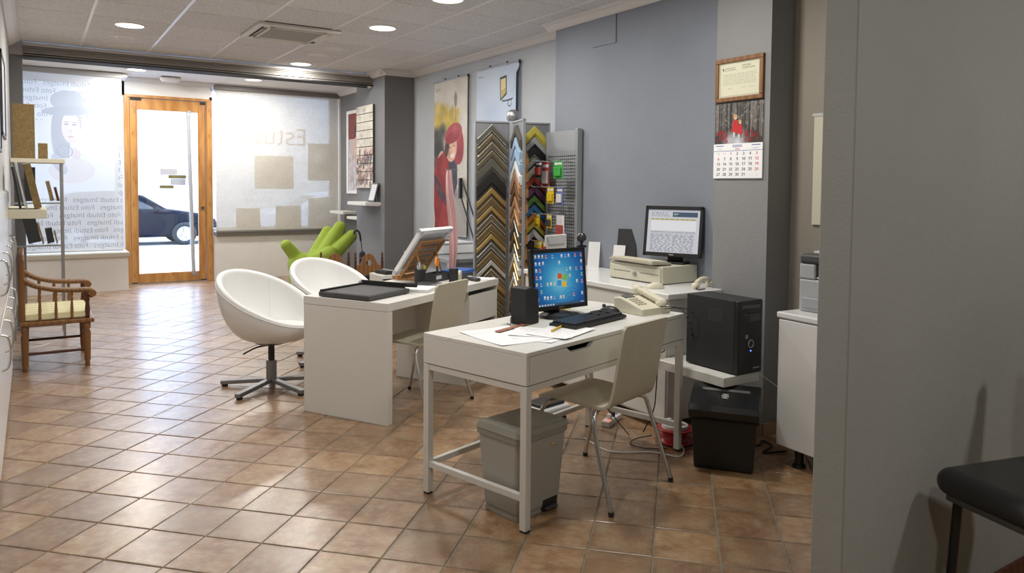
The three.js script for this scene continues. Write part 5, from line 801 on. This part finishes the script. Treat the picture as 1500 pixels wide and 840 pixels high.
// ---------- cables and the red cable reel ----------
{
  const r = thing('cable_reel', 'red cable reel with a white socket disc under the computer desk', 'cable reel', [3.03, 0, -2.97], 0.3);
  obj('drum', [lathe([[0.02, 0.004], [0.10, 0.004], [0.11, 0.01], [0.11, 0.02], [0.07, 0.024], [0.07, 0.07], [0.105, 0.075], [0.105, 0.085], [0.02, 0.085]], 32)], M.red, r); obj('socket_disc', cyl(0.075, 0.072, 0.016, 0, 0.085, 0, 32), M.paper, r); obj('plug', [box(0.035, 0.04, 0.03, 0.02, 0.122, 0.01, 0.006), box(0.035, 0.035, 0.03, -0.03, 0.12, -0.02, 0.006)], M.paper, r); obj('socket', cyl(0.02, 0.02, 0.002, 0.03, 0.101, -0.035, 16), M.black, r);
  const cab = (label, pts, rr2, m) => { const c = obj('cable', tube(pts, rr2, 60, 6), m); tag(c, label, 'cable', 'loose cables under the desk'); };
  cab('white cable looping over the tiles under the cream chair', [[2.62, 0.006, -3.27], [2.60, 0.006, -3.05], [2.66, 0.006, -2.98], [2.80, 0.006, -2.90], [2.87, 0.006, -2.78], [2.96, 0.008, -2.83], [2.98, 0.02, -2.87]], 0.004, M.paper);
  cab('black cable curled beside the red cable reel', [[2.93, 0.03, -3.05], [2.85, 0.01, -3.10], [2.78, 0.006, -3.06], [2.80, 0.006, -2.97], [2.90, 0.006, -2.90]], 0.003, M.rubber);
  cab('black cable drooping along the side of the till cabinet', [[3.07, 0.72, -3.06], [3.045, 0.62, -3.05], [3.02, 0.5, -3.06], [3.03, 0.5, -3.2], [3.06, 0.48, -3.45]], 0.0035, M.rubber);
  cab('second black cable drooping before the till cabinet doors', [[3.07, 0.70, -3.30], [3.045, 0.58, -3.32], [3.04, 0.40, -3.38], [3.05, 0.38, -3.5], [3.07, 0.42, -3.65]], 0.0035, M.rubber);
  cab('black cable hanging low from the tower shelf', [[2.985, 0.42, -3.07], [2.985, 0.27, -3.08], [2.99, 0.16, -3.10], [2.93, 0.03, -3.12]], 0.0035, M.rubber);
  cab('thin black cable behind the cream chair under the desk', [[2.66, 0.60, -3.33], [2.67, 0.40, -3.35], [2.72, 0.28, -3.36], [2.80, 0.14, -3.28], [2.86, 0.01, -3.16]], 0.003, M.rubber);
  cab('black cables tangled on the floor behind the shredder', [[3.30, 0.006, -2.72], [3.36, 0.012, -2.66], [3.45, 0.008, -2.70], [3.40, 0.016, -2.6], [3.3, 0.008, -2.58], [3.42, 0.01, -2.52]], 0.006, M.rubber);
  cab('thin white cable slanting from the tower to the printer cabinet', [[3.29, 0.46, -2.72], [3.38, 0.40, -2.66], [3.44, 0.30, -2.52], [3.47, 0.22, -2.485]], 0.002, M.paper);
  const st = thing('power_strip', 'power strip with a red switch light on the floor under the computer desk', 'power strip', [2.95, 0, -3.42], 0.5); obj('body', box(0.22, 0.035, 0.055, 0, 0.018, 0, 0.006), M.paper, st); obj('switch_light', box(0.02, 0.01, 0.014, -0.09, 0.037, 0.012, 0.003), mat(lin(0.9, 0.1, 0.05), 0.4, { emissive: lin(1, 0.12, 0.03), emissiveIntensity: 1.5 }), st); for (let k = 0; k < 3; k++) obj('plug', box(0.03, 0.03, 0.03, -0.04 + k * 0.05, 0.048, 0, 0.006), k % 2 ? M.black : M.paper, st);
  const bd = thing('foot_box', 'low grey and black box on castors behind the computer desk', 'box', [2.62, 0, -3.66], 0.2); obj('body', box(0.26, 0.07, 0.2, 0, 0.07, 0, 0.02), M.paperGrey, bd); obj('lid', box(0.2, 0.02, 0.15, 0, 0.115, 0, 0.008), M.black, bd); for (const [x, z] of [[-0.1, -0.07], [0.1, -0.07], [-0.1, 0.07], [0.1, 0.07]]) obj('castor', mv(rz(cyl(0.018, 0.018, 0.014, 0, 0, 0, 14), Math.PI / 2), x, 0.018, z), M.rubber, bd);
}
// ---------- black padded seat beside the partition ----------
{
  const c = thing('padded_stool', 'black leather padded seat on dark metal legs beside the partition wall', 'stool', [2.52, 0, -0.985], -0.25);
  const g = flat(new RoundedBoxGeometry(0.44, 0.085, 0.34, 6, 0.042)), p = g.attributes.position; for (let i = 0; i < p.count; i++) { const x = p.getX(i) / 0.22, z = p.getZ(i) / 0.17; if (p.getY(i) > 0) p.setY(i, p.getY(i) + 0.016 * (1 - x * x) * (1 - z * z)); } g.computeVertexNormals(); g.translate(0, 0.535, 0);
  obj('seat', g, pmat(lin(0.016, 0.016, 0.017), 0.36, { clearcoat: 0.3, clearcoatRoughness: 0.35, bumpMap: plasterBump, bumpScale: 0.001 }), c);
  obj('seat_frame', [bb(-0.19, 0.19, 0.475, 0.495, -0.14, 0.14, 0.004)], M.darkSteel, c); for (const [x, z] of [[-0.16, -0.12], [0.16, -0.12], [-0.16, 0.12], [0.16, 0.12]]) { const l = obj('leg', rod([x, 0.48, z], [x * 1.12, 0.01, z * 1.12], 0.014, 0.014, 14), mat(lin(0.02, 0.02, 0.02), 0.4, { metalness: 0.4 }), c); obj('foot', cyl(0.016, 0.016, 0.012, x * 1.12, 0, z * 1.12, 12), M.rubber, l); }
  obj('back_post', [rod([0.17, 0.47, -0.12], [0.215, 0.98, -0.14], 0.012), rod([0.17, 0.47, 0.12], [0.215, 0.98, 0.14], 0.012)], M.darkSteel, c); obj('backrest', rz(box(0.05, 0.26, 0.34, 0.36, 0.86, 0, 0.022), -0.08).translate(-0.20, 0.03, 0), pmat(lin(0.016, 0.016, 0.017), 0.36, {}), c);
}

// ---------- front of the shop, right side ----------
{ // hand-shaped seat
  const s = thing('hand_seat', 'lime green seat shaped like an open hand in the shop corner', 'seat', [3.16, 0, -10.42]);
  const res = 72, R = 0.62, mc = new MarchingCubes(res, mat(0xffffff), false, false, 120000); mc.isolation = 0;
  const caps = [[[0, 0.05, 0], [0, 0.30, 0], 0.145, 0.16], [[0.0, 0.30, -0.02], [0.24, 0.33, -0.06], 0.13, 0.15], [[0.0, 0.35, -0.02], [-0.19, 0.585, 0.0], 0.10, 0.075], [[0.24, 0.36, -0.16], [0.48, 0.74, -0.22], 0.10, 0.085], [[0.32, 0.36, -0.06], [0.62, 0.81, -0.08], 0.108, 0.09], [[0.36, 0.32, 0.06], [0.76, 0.69, 0.02], 0.11, 0.086], [[0.12, 0.30, 0.06], [0.38, 0.45, 0.16], 0.12, 0.11]];
  const sd = (p, a, b, r0, r1) => { const ba = [b[0] - a[0], b[1] - a[1], b[2] - a[2]], pa = [p[0] - a[0], p[1] - a[1], p[2] - a[2]], h = Math.max(0, Math.min(1, (pa[0] * ba[0] + pa[1] * ba[1] + pa[2] * ba[2]) / (ba[0] ** 2 + ba[1] ** 2 + ba[2] ** 2))); return Math.hypot(pa[0] - ba[0] * h, pa[1] - ba[1] * h, pa[2] - ba[2] * h) - (r0 + (r1 - r0) * h); };
  const C = [0.28, 0.44, -0.02];
  for (let k = 0; k < res; k++) for (let j = 0; j < res; j++) for (let i = 0; i < res; i++) {
    const q = [i, j, k].map((n, t) => ((n / res) * 2 - 1) * R + C[t]); let d = 9;
    caps.forEach(([a, b, r0, r1], n) => { const e = sd(q, a, b, r0, r1), kk = n < 2 ? 0.06 : 0.03, hh = Math.max(kk - Math.abs(d - e), 0) / kk; d = Math.min(d, e) - hh * hh * kk * 0.25; });
    d = Math.max(d, 0.006 - q[1]); mc.field[i + j * res + k * res * res] = -d;
  }
  mc.update(); const n = mc.count, g = new THREE.BufferGeometry(); g.setAttribute('position', new THREE.Float32BufferAttribute(Array.from(mc.positionArray.subarray(0, n * 3)), 3)); g.setAttribute('normal', new THREE.Float32BufferAttribute(Array.from(mc.normalArray.subarray(0, n * 3)), 3));
  g.scale(R, R, R); g.translate(...C); obj('cushion', boxUV(g), mat(lin(0.31, 0.42, 0.05), 0.85, { bumpMap: plasterBump, bumpScale: 0.002 }), s); obj('foot_ring', cyl(0.13, 0.13, 0.012, 0, 0, 0, 28), M.blackMatt, s);
}
function rushChair(label, pos, turn) {
  const c = thing('carved_chair', label, 'chair', pos, turn); const post = (x, z, h) => lathe([[0, 0], [0.014, 0], [0.018, 0.02], [0.018, h * 0.5], [0.014, h * 0.52], [0.018, h * 0.54], [0.018, h - 0.09], [0.011, h - 0.085], [0.019, h - 0.065], [0.010, h - 0.045], [0.016, h - 0.025], [0.006, h], [0, h]], 14).translate(x, 0, z);
  obj('back_post', post(-0.17, 0.15, 0.74), M.walnut, c); obj('back_post', post(0.17, 0.15, 0.74), M.walnut, c);
  const sh = new THREE.Shape(); sh.moveTo(-0.155, 0.5); sh.lineTo(0.155, 0.5); sh.lineTo(0.155, 0.6); sh.quadraticCurveTo(0.11, 0.6, 0.09, 0.65); sh.quadraticCurveTo(0.06, 0.72, 0, 0.725); sh.quadraticCurveTo(-0.06, 0.72, -0.09, 0.65); sh.quadraticCurveTo(-0.11, 0.6, -0.155, 0.6); const hole = new THREE.Path(); hole.absellipse(0, 0.63, 0.035, 0.03, 0, Math.PI * 2); sh.holes.push(hole);
  obj('crest_rail', mv(ext(sh, 0.018, 0.002), 0, 0, 0.141), M.oak, c); obj('lower_rail', bb(-0.16, 0.16, 0.42, 0.45, 0.142, 0.158), M.walnut, c); obj('seat', bb(-0.19, 0.19, 0.345, 0.375, -0.17, 0.17, 0.012), M.rawWood, c);
  for (const x of [-0.17, 0.17]) obj('front_leg', cyl(0.016, 0.019, 0.35, x, 0, -0.15, 14), M.walnut, c); obj('stretcher', [bar([-0.17, 0.15, -0.15], [0.17, 0.15, -0.15], 0.02, 0.02), bar([-0.17, 0.18, 0.15], [0.17, 0.18, 0.15], 0.02, 0.02), bar([-0.17, 0.12, -0.15], [-0.17, 0.12, 0.15], 0.02, 0.02), bar([0.17, 0.12, -0.15], [0.17, 0.12, 0.15], 0.02, 0.02)], M.walnut, c); return c;
}
rushChair('carved wooden chair with turned finials behind the white tub chair', [2.61, 0, -7.40], -0.35).scale.set(0.8, 1.02, 0.8);
rushChair('carved wooden chair with turned finials next to the umbrella', [2.96, 0, -7.36], -0.35).scale.set(0.8, 1.0, 0.8);
{
  const u = thing('umbrella', 'folded black umbrella with a crook handle leaning by the dark column', 'umbrella', [3.26, 0, -8.02]); const k = (t) => [-0.28 * t, 0.62 * t, 0.0];
  obj('shaft', rod([-0.02, 0.03, 0], [-0.135, 0.86, 0], 0.006), M.darkSteel, u); obj('canopy', (() => { const g = lathe([[0, 0], [0.012, 0.03], [0.045, 0.3], [0.05, 0.55], [0.034, 0.66], [0.012, 0.68], [0, 0.68]], 16); g.rotateZ(0.138); g.translate(-0.02, 0.005, 0); return g; })(), M.blackMatt, u); obj('tie_band', (() => { const g = cyl(0.044, 0.044, 0.02, 0, 0.6, 0, 16); g.rotateZ(0.138); g.translate(-0.02, 0.005, 0); return g; })(), mat(lin(0.1, 0.1, 0.11), 0.5), u); obj('handle', tube([[-0.128, 0.80, 0], [-0.142, 0.88, 0], [-0.165, 0.915, 0], [-0.20, 0.91, 0], [-0.21, 0.875, 0]], 0.0115, 24, 10), M.blackGloss, u);
}
{ // sliced photograph: ten strips on the side of the dark column
  const p = thing('sliced_photo', 'photograph of wedding guests sliced into stacked horizontal strips on the dark column', 'photo panel', [3.5, 1.40, -8.76]);
  const tex = canvasTex(280, 540, (g, w, h) => { const { e, soft } = blobs(g); g.fillStyle = '#c7bfae'; g.fillRect(0, 0, w, h); for (let i = 0; i < 40; i++) soft(w * hash(i, 1, 7), 320 * hash(i, 2, 7), 26, i % 2 ? 'rgba(150,140,120,0.5)' : 'rgba(225,220,205,0.6)'); g.strokeStyle = '#a09581'; g.lineWidth = 3; for (let i = 0; i < 6; i++) { g.beginPath(); g.moveTo(190 + i * 8, 140); g.lineTo(170 + i * 16, 320); g.stroke(); } for (let i = 0; i < 60; i++) { const x = w * hash(i, 5, 7), y = 300 + 220 * hash(i, 6, 7); e(x, y, 16, 26, 0, ['#6b5648', '#8a6d5c', '#4d4038', '#a3887a', '#7d5f58'][i % 5]); e(x, y - 28, 8, 9, 0, '#c9a48c'); } });
  for (let k = 0; k < 10; k++) { const h = 0.094, y0 = k * 0.1025, g = bb(-0.27, 0.27, 0, h, 0.006, 0.03, 0.002), t = sheet(0.54, h, 0, h / 2, 0.0306), uv = t.attributes.uv; for (let i = 0; i < uv.count; i++) uv.setY(i, (k + uv.getY(i)) / 10); const st = obj('strip', mv(faceLeft(g), 0, y0, 0), M.darkGrey, p); obj('print', mv(faceLeft(t), 0, y0, 0), mat(0xffffff, 0.5, { map: tex }), st); }
  obj('back_rail', [faceLeft(bb(-0.15, -0.12, 0, 1.02, 0, 0.007)), faceLeft(bb(0.12, 0.15, 0, 1.02, 0, 0.007))], M.darkSteel, p);
}
{ const a = thing('motion_sensor', 'small cream motion sensor near the cornice of the dark column', 'sensor', [3.5, 2.615, -8.6]); obj('body', bb(-0.045, 0, 0, 0.105, -0.035, 0.035, 0.018), M.cream, a); obj('lens', bb(-0.05, -0.04, 0.015, 0.06, -0.022, 0.022, 0.006), M.paper, a); }
{
  const p = thing('framed_photo', 'white framed portrait of a woman on the dark side wall', 'photo', [4.17, 1.30, -10.9]); const W = 0.66, H = 1.28;
  for (const g of [bb(-W / 2, W / 2, 0, 0.05, 0, 0.02), bb(-W / 2, W / 2, H - 0.05, H, 0, 0.02), bb(-W / 2, -W / 2 + 0.08, 0.05, H - 0.05, 0, 0.02), bb(W / 2 - 0.08, W / 2, 0.05, H - 0.05, 0, 0.02)]) obj('frame_side', faceLeft(g), M.paper, p);
  obj('print', faceLeft(sheet(W - 0.16, H - 0.1, 0, H / 2, 0.012)), mat(0xffffff, 0.5, { map: canvasTex(300, 700, (g, w, h) => { const { e, soft } = blobs(g); g.fillStyle = '#7e3a34'; g.fillRect(0, 0, w, h * 0.35); g.fillStyle = '#b7b0b4'; g.fillRect(0, h * 0.33, w, h); e(210, 170, 60, 80, 0, '#2e2320'); e(225, 190, 38, 52, 0, '#d8ac94'); e(200, 330, 70, 120, 0, '#cfa08a'); for (let i = 0; i < 60; i++) soft(w * hash(i, 1, 4), 330 + 370 * hash(i, 2, 4), 30, i % 3 ? 'rgba(214,214,224,0.6)' : 'rgba(140,136,146,0.5)'); }) }), p);
}
function wallShelf(label, x, y, z0, z1, d) { const s = thing('wall_shelf', label, 'shelf', [x, y, (z0 + z1) / 2]); const L = Math.abs(z1 - z0); obj('board', bb(-d, 0, 0, 0.04, -L / 2, L / 2, 0.003), M.white, s); obj('bracket', bb(-0.02, 0, -0.012, 0, -L / 2 + 0.05, L / 2 - 0.05), M.white, s); return s; }
wallShelf('thick white shelf under the sliced photograph', 3.5, 1.19, -8.30, -8.9, 0.2);
wallShelf('white shelf with small black easels on the dark side wall', 4.17, 0.93, -9.75, -10.6, 0.25);
wallShelf('white shelf beside the shop window channel', 4.17, 0.99, -10.75, -11.35, 0.25);
for (const [x, y, z, w, h, t, label, m] of [[3.42, 1.23, -8.42, 0.2, 0.24, 0.25, 'small photo frame leaning on the shelf under the sliced photograph', 'darkGrey'], [4.06, 0.97, -9.95, 0.2, 0.28, 0.3, 'dark photo frame leaning on the shelf of the dark side wall', 'darkGrey'], [4.06, 0.97, -10.35, 0.22, 0.3, 0.3, 'white photo frame leaning on the shelf of the dark side wall', 'paper']]) { const f = thing('leaning_frame', label, 'photo frame', [x, y, z], -Math.PI / 2); obj('frame', [rx(box(w, h, 0.015, 0, h / 2, 0, 0.003), -t)], M[m], f); obj('photo', rx(sheet(w * 0.8, h * 0.82, 0, h / 2, 0.0085), -t), M.paperGrey, f); obj('prop', bar([0, h * 0.6, -0.04], [0, 0.002, -0.06], 0.02, 0.005), M.black, f); }

// ---------- ceiling fittings ----------
{
  const a = thing('ceiling_air_conditioner', 'square ceiling cassette air conditioner with a central grille', 'air conditioner', [1.945, CEIL_Y, -6.67]); const S = 0.35, cm = mat(lin(0.66, 0.64, 0.59), 0.5);
  obj('cover', [bb(-S, S, -0.03, 0.0, S, 0.30, 0.01), bb(-S, S, -0.03, 0.0, -S, -0.30, 0.01), bb(-S, -0.30, -0.03, 0.0, -0.3, 0.3, 0.01), bb(0.30, S, -0.03, 0.0, -0.3, 0.3, 0.01), bb(-0.24, 0.24, -0.03, 0, 0.225, 0.245), bb(-0.24, 0.24, -0.03, 0, -0.245, -0.225), bb(-0.245, -0.225, -0.03, 0, -0.24, 0.24), bb(0.225, 0.245, -0.03, 0, -0.24, 0.24)], cm, a);
  obj('duct', bb(-0.3, 0.3, -0.004, 0.026, -0.3, 0.3), M.darkGrey, a); for (let k = 0; k < 14; k++) obj('grille_slat', bb(-0.225, 0.225, -0.03, -0.016, -0.215 + k * 0.033, -0.197 + k * 0.033, 0.002), mat(lin(0.42, 0.40, 0.36), 0.5), a);
  for (let k = 0; k < 4; k++) { const g = rx(box(0.38, 0.004, 0.05, 0, 0, 0), k === 3 ? 0.9 : 0.25); g.translate(0, -0.018, 0.273); g.rotateY(k * Math.PI / 2); obj('louvre', g, cm, a); }
  for (const [x, z] of [[1, 1], [-1, 1], [1, -1], [-1, -1]]) obj('corner_cap', bb(x * 0.245, x * 0.3, -0.031, -0.02, z * 0.245, z * 0.3, 0.004), cm, a);
}
function roundFitting(label, x, z, centre) { const t = thing('ceiling_fitting', label, 'ceiling fitting', [x, CEIL_Y, z]); obj('ring', lathe([[0.06, -0.004], [0.075, -0.01], [0.105, -0.006], [0.11, 0.0]], 32), M.cornice, t); obj('centre', cyl(0.062, 0.062, 0.005, 0, -0.006, 0, 28), centre, t); }
roundFitting('unlit recessed spotlight with a gold centre', 0.725, -7.77, mat(lin(0.35, 0.26, 0.1), 0.3, { metalness: 0.6 })); roundFitting('plain round white ceiling fitting near the shutter housing', 0.723, -8.3, M.cornice); roundFitting('flat round white ceiling fitting between two lit downlights', 2.534, -7.186, M.cornice); roundFitting('smaller round white ceiling fitting behind the flat one', 2.50, -7.62, M.cornice);

// ---------- long pale wall: cabinets, shelf, glass unit, carved armchair ----------
for (let k = 0; k < 5; k++) {
  const z0 = -4.05 - k * 0.49, c = thing('wall_cabinet', ['first', 'second', 'third', 'fourth', 'fifth'][k] + ' white cabinet from the near end of the row on the long pale wall', 'cabinet', [-0.17, 0, z0], 0, 'white cabinets along the long pale wall');
  obj('carcass', bb(0, 0.012, 0.06, 1.38, 0, -0.485), M.whitePaint, c); obj('plinth', bb(0, 0.008, 0, 0.06, 0, -0.485), M.steel, c);
  for (const [y0, y1] of [[0.075, 0.70], [0.71, 1.37]]) { const d = obj('door', bb(0.012, 0.025, y0, y1, -0.004, -0.481, 0.003), M.whiteGloss, c); const hy = y0 < 0.5 ? y1 - 0.12 : y0 + 0.25; obj('handle', tube([[0.025, hy - 0.09, -0.42], [0.048, hy - 0.08, -0.42], [0.062, hy, -0.42], [0.048, hy + 0.08, -0.42], [0.025, hy + 0.09, -0.42]], 0.0055, 28, 8), M.chrome, d); }
}
for (const [z0, z1, y0, y1, label] of [[-4.4, -5.7, 1.62, 2.35, 'large white framed print on the long pale wall'], [-6.0, -6.75, 1.75, 2.32, 'white framed print next to the big brown board']]) { const p = thing('wall_picture', label, 'picture', [-0.17, y0, (z0 + z1) / 2]), L = Math.abs(z1 - z0), H = y1 - y0; obj('frame', [bb(0, 0.012, 0, 0.025, -L / 2, L / 2), bb(0, 0.012, H - 0.025, H, -L / 2, L / 2), bb(0, 0.012, 0, H, -L / 2, -L / 2 + 0.02), bb(0, 0.012, 0, H, L / 2 - 0.02, L / 2)], M.black, p); obj('print', bb(0, 0.006, 0.02, H - 0.02, -L / 2 + 0.015, L / 2 - 0.015), mat(lin(0.5, 0.52, 0.6), 0.4), p); }
{
  const s = thing('long_shelf', 'thick cream shelf board over the carved armchair', 'shelf', [-0.17, 1.185, -6.08]); obj('board', bb(0.005, 0.25, 0, 0.062, 0, -0.9, 0.004), M.cream, s); obj('wall_rail', bb(0, 0.02, -0.02, 0, -0.05, -0.85), M.cream, s);
  const board = (label, x, y, z, w, h, d, lean, m, edge) => { const t = thing('sample_board', label, 'board', [x, y + d / 2 * Math.sin(lean) + 0.001, z]); t.userData.group = 'boards leaning on the shelves'; obj('board', rz(box(d, h, w, 0, h / 2, 0, 0.002), lean), M[m], t); obj('edge', rz(box(d * 1.04, 0.006, w * 1.002, 0, h - 0.002, 0), lean), M[edge], t); };
  board('speckled grey board leaning on the cream shelf', 0.03, 1.25, -6.3, 0.3, 0.32, 0.045, 0.2, 'mdf', 'paperGrey'); board('thin pale board behind the speckled board', -0.04, 1.249, -6.32, 0.32, 0.33, 0.012, 0.18, 'paperGrey', 'paper'); board('second thin board against the wall on the cream shelf', -0.075, 1.249, -6.36, 0.3, 0.3, 0.012, 0.15, 'darkGrey', 'paper');
  const u = thing('glass_shelf_unit', 'metal and glass shelf unit with a cream top behind the carved armchair', 'shelf unit', [-0.165, 0, -8.0]);
  for (const [x, z] of [[0.0, -0.02], [0.385, -0.02], [0.0, -0.36], [0.385, -0.36]]) obj('post', bb(x, x + 0.02, 0, 1.61, z, z - 0.02, 0.003), M.steel, u);
  obj('top_board', bb(-0.0, 0.42, 1.612, 1.65, 0.0, -0.4, 0.003), M.cream, u); for (const y of [0.12, 0.86, 1.25]) obj('glass_shelf', bb(0.012, 0.40, y, y + 0.008, -0.015, -0.385), M.glass, u); obj('shelf_rail', [0.12, 0.86, 1.25].map((y) => bb(0.02, 0.385, y - 0.014, y, -0.02, -0.032)), M.steel, u);
  board('big brown fibreboard panel on top of the glass shelf unit', -0.06, 1.65, -8.08, 0.05, 0.49, 0.17, 0.0, 'mdf', 'mdf'); board('small brown block on top of the glass shelf unit', 0.085, 1.65, -8.1, 0.06, 0.145, 0.075, 0, 'mdf', 'cream');
  board('tall black board on the upper glass shelf', -0.02, 1.26, -8.12, 0.06, 0.31, 0.085, 0, 'blackMatt', 'blackMatt'); board('grey leaning frame on the upper glass shelf', 0.045, 1.26, -8.14, 0.16, 0.17, 0.015, 0.25, 'greyMetal', 'steel'); board('brown leaning frame on the upper glass shelf', 0.152, 1.26, -8.16, 0.14, 0.19, 0.03, 0.2, 'mdf', 'cream'); board('small brown frame at the end of the upper glass shelf', 0.20, 1.26, -8.13, 0.14, 0.13, 0.02, 0.2, 'walnut', 'mdf');
  board('large black frame leaning on the lower glass shelf', 0.01, 0.87, -8.15, 0.16, 0.25, 0.1, 0.2, 'blackMatt', 'paperGrey'); board('grey backed frame behind the large black frame', 0.075, 0.87, -8.16, 0.16, 0.2, 0.015, 0.22, 'mdf', 'paperGrey'); board('small black frame on the lower glass shelf', 0.135, 0.87, -8.14, 0.14, 0.145, 0.055, 0.15, 'blackMatt', 'paperGrey'); board('thin small frame at the end of the lower glass shelf', 0.185, 0.87, -8.15, 0.14, 0.12, 0.012, 0.2, 'mdf', 'paperGrey');
}
{
  const c = thing('carved_armchair', 'brown wooden armchair with turned spindles and a striped cushion', 'armchair', [0.14, 0, -6.96]);
  const turned = (x, z, y0, y1, r) => { const h = y1 - y0; return lathe([[0, 0], [r * 0.8, 0], [r, h * 0.08], [r * 0.85, h * 0.12], [r * 1.1, h * 0.3], [r * 0.75, h * 0.62], [r * 1.15, h * 0.68], [r * 0.7, h * 0.74], [r * 1.1, h * 0.84], [r, h], [0, h]], 14).translate(x, y0, z); };
  const legT = (x, z, h) => lathe([[0, 0], [0.015, 0], [0.02, 0.01], [0.016, 0.03], [0.022, 0.05], [0.026, h * 0.75], [0.018, h * 0.82], [0.026, h * 0.86], [0.026, h], [0, h]], 14).translate(x, 0, z);
  for (const x of [-0.21, 0.2]) for (const z of [0.3, -0.3]) obj('leg', legT(x, z, 0.35), M.oak, c);
  obj('seat', bb(-0.24, 0.25, 0.345, 0.378, -0.34, 0.34, 0.01), M.oak, c);
  const stripe = canvasTex(256, 256, (g, w, h) => { g.fillStyle = '#e6dfb4'; g.fillRect(0, 0, w, h); for (let i = 0; i < 8; i++) { g.fillStyle = i % 2 ? '#efe9c8' : '#d3cb98'; g.fillRect(0, i * 32, w, 18); } g.fillStyle = '#6b5046'; for (let i = 0; i < 4; i++) for (let j = 0; j < 3; j++) { g.fillRect(30 + j * 80, 38 + i * 64, 36, 4); g.fillRect(40 + j * 80, 46 + i * 64, 20, 3); } }); stripe.wrapS = stripe.wrapT = THREE.RepeatWrapping; stripe.repeat.set(2.2, 2.2);
  obj('cushion', box(0.43, 0.06, 0.60, 0.0, 0.409, 0, 0.018), mat(0xffffff, 0.9, { map: stripe }), c);
  for (const z of [0.3, -0.3]) {
    obj('arm', [tube([[-0.215, 0.70, z], [-0.15, 0.655, z], [-0.02, 0.615, z], [0.12, 0.60, z], [0.22, 0.595, z], [0.25, 0.575, z], [0.24, 0.553, z], [0.222, 0.556, z]], 0.021, 40, 10), mv(rx(cyl(0.026, 0.026, 0.052, 0, 0, 0, 16), Math.PI / 2), 0.236, 0.573, z - 0.026)], M.oak, c); for (const x of [-0.11, -0.005, 0.1]) obj('spindle', turned(x, z, 0.375, x < -0.05 ? 0.645 : 0.61, 0.0105), M.oak, c); obj('arm_post', turned(0.205, z, 0.375, 0.59, 0.017), M.walnut, c);
    obj('back_post', lathe([[0, 0], [0.023, 0], [0.023, 0.22], [0.018, 0.24], [0.023, 0.26], [0.023, 0.46], [0.015, 0.48], [0.02, 0.51], [0, 0.53]], 14).translate(-0.225, 0.375, z), M.oak, c);
  }
  const cr = ext([[-0.29, 0], [0.29, 0], [0.29, 0.08], [0.16, 0.13], [0, 0.17], [-0.16, 0.13], [-0.29, 0.08]], 0.022, 0.004); cr.rotateY(Math.PI / 2); cr.translate(-0.236, 0.74, 0); obj('crest_rail', cr, M.oak, c); obj('back_rail', bb(-0.235, -0.215, 0.46, 0.5, -0.29, 0.29), M.oak, c); for (const z of [-0.18, -0.06, 0.06, 0.18]) obj('back_spindle', turned(-0.225, z, 0.5, 0.75, 0.011), M.oak, c);
  for (const z of [0.3, -0.3]) obj('stretcher', rod([-0.21, 0.13, z], [0.2, 0.13, z], 0.011), M.walnut, c); obj('stretcher', rod([0.2, 0.2, -0.3], [0.2, 0.2, 0.3], 0.011), M.walnut, c); obj('stretcher', rod([-0.21, 0.22, -0.3], [-0.21, 0.22, 0.3], 0.011), M.walnut, c);
}

renderer.render(scene, camera);
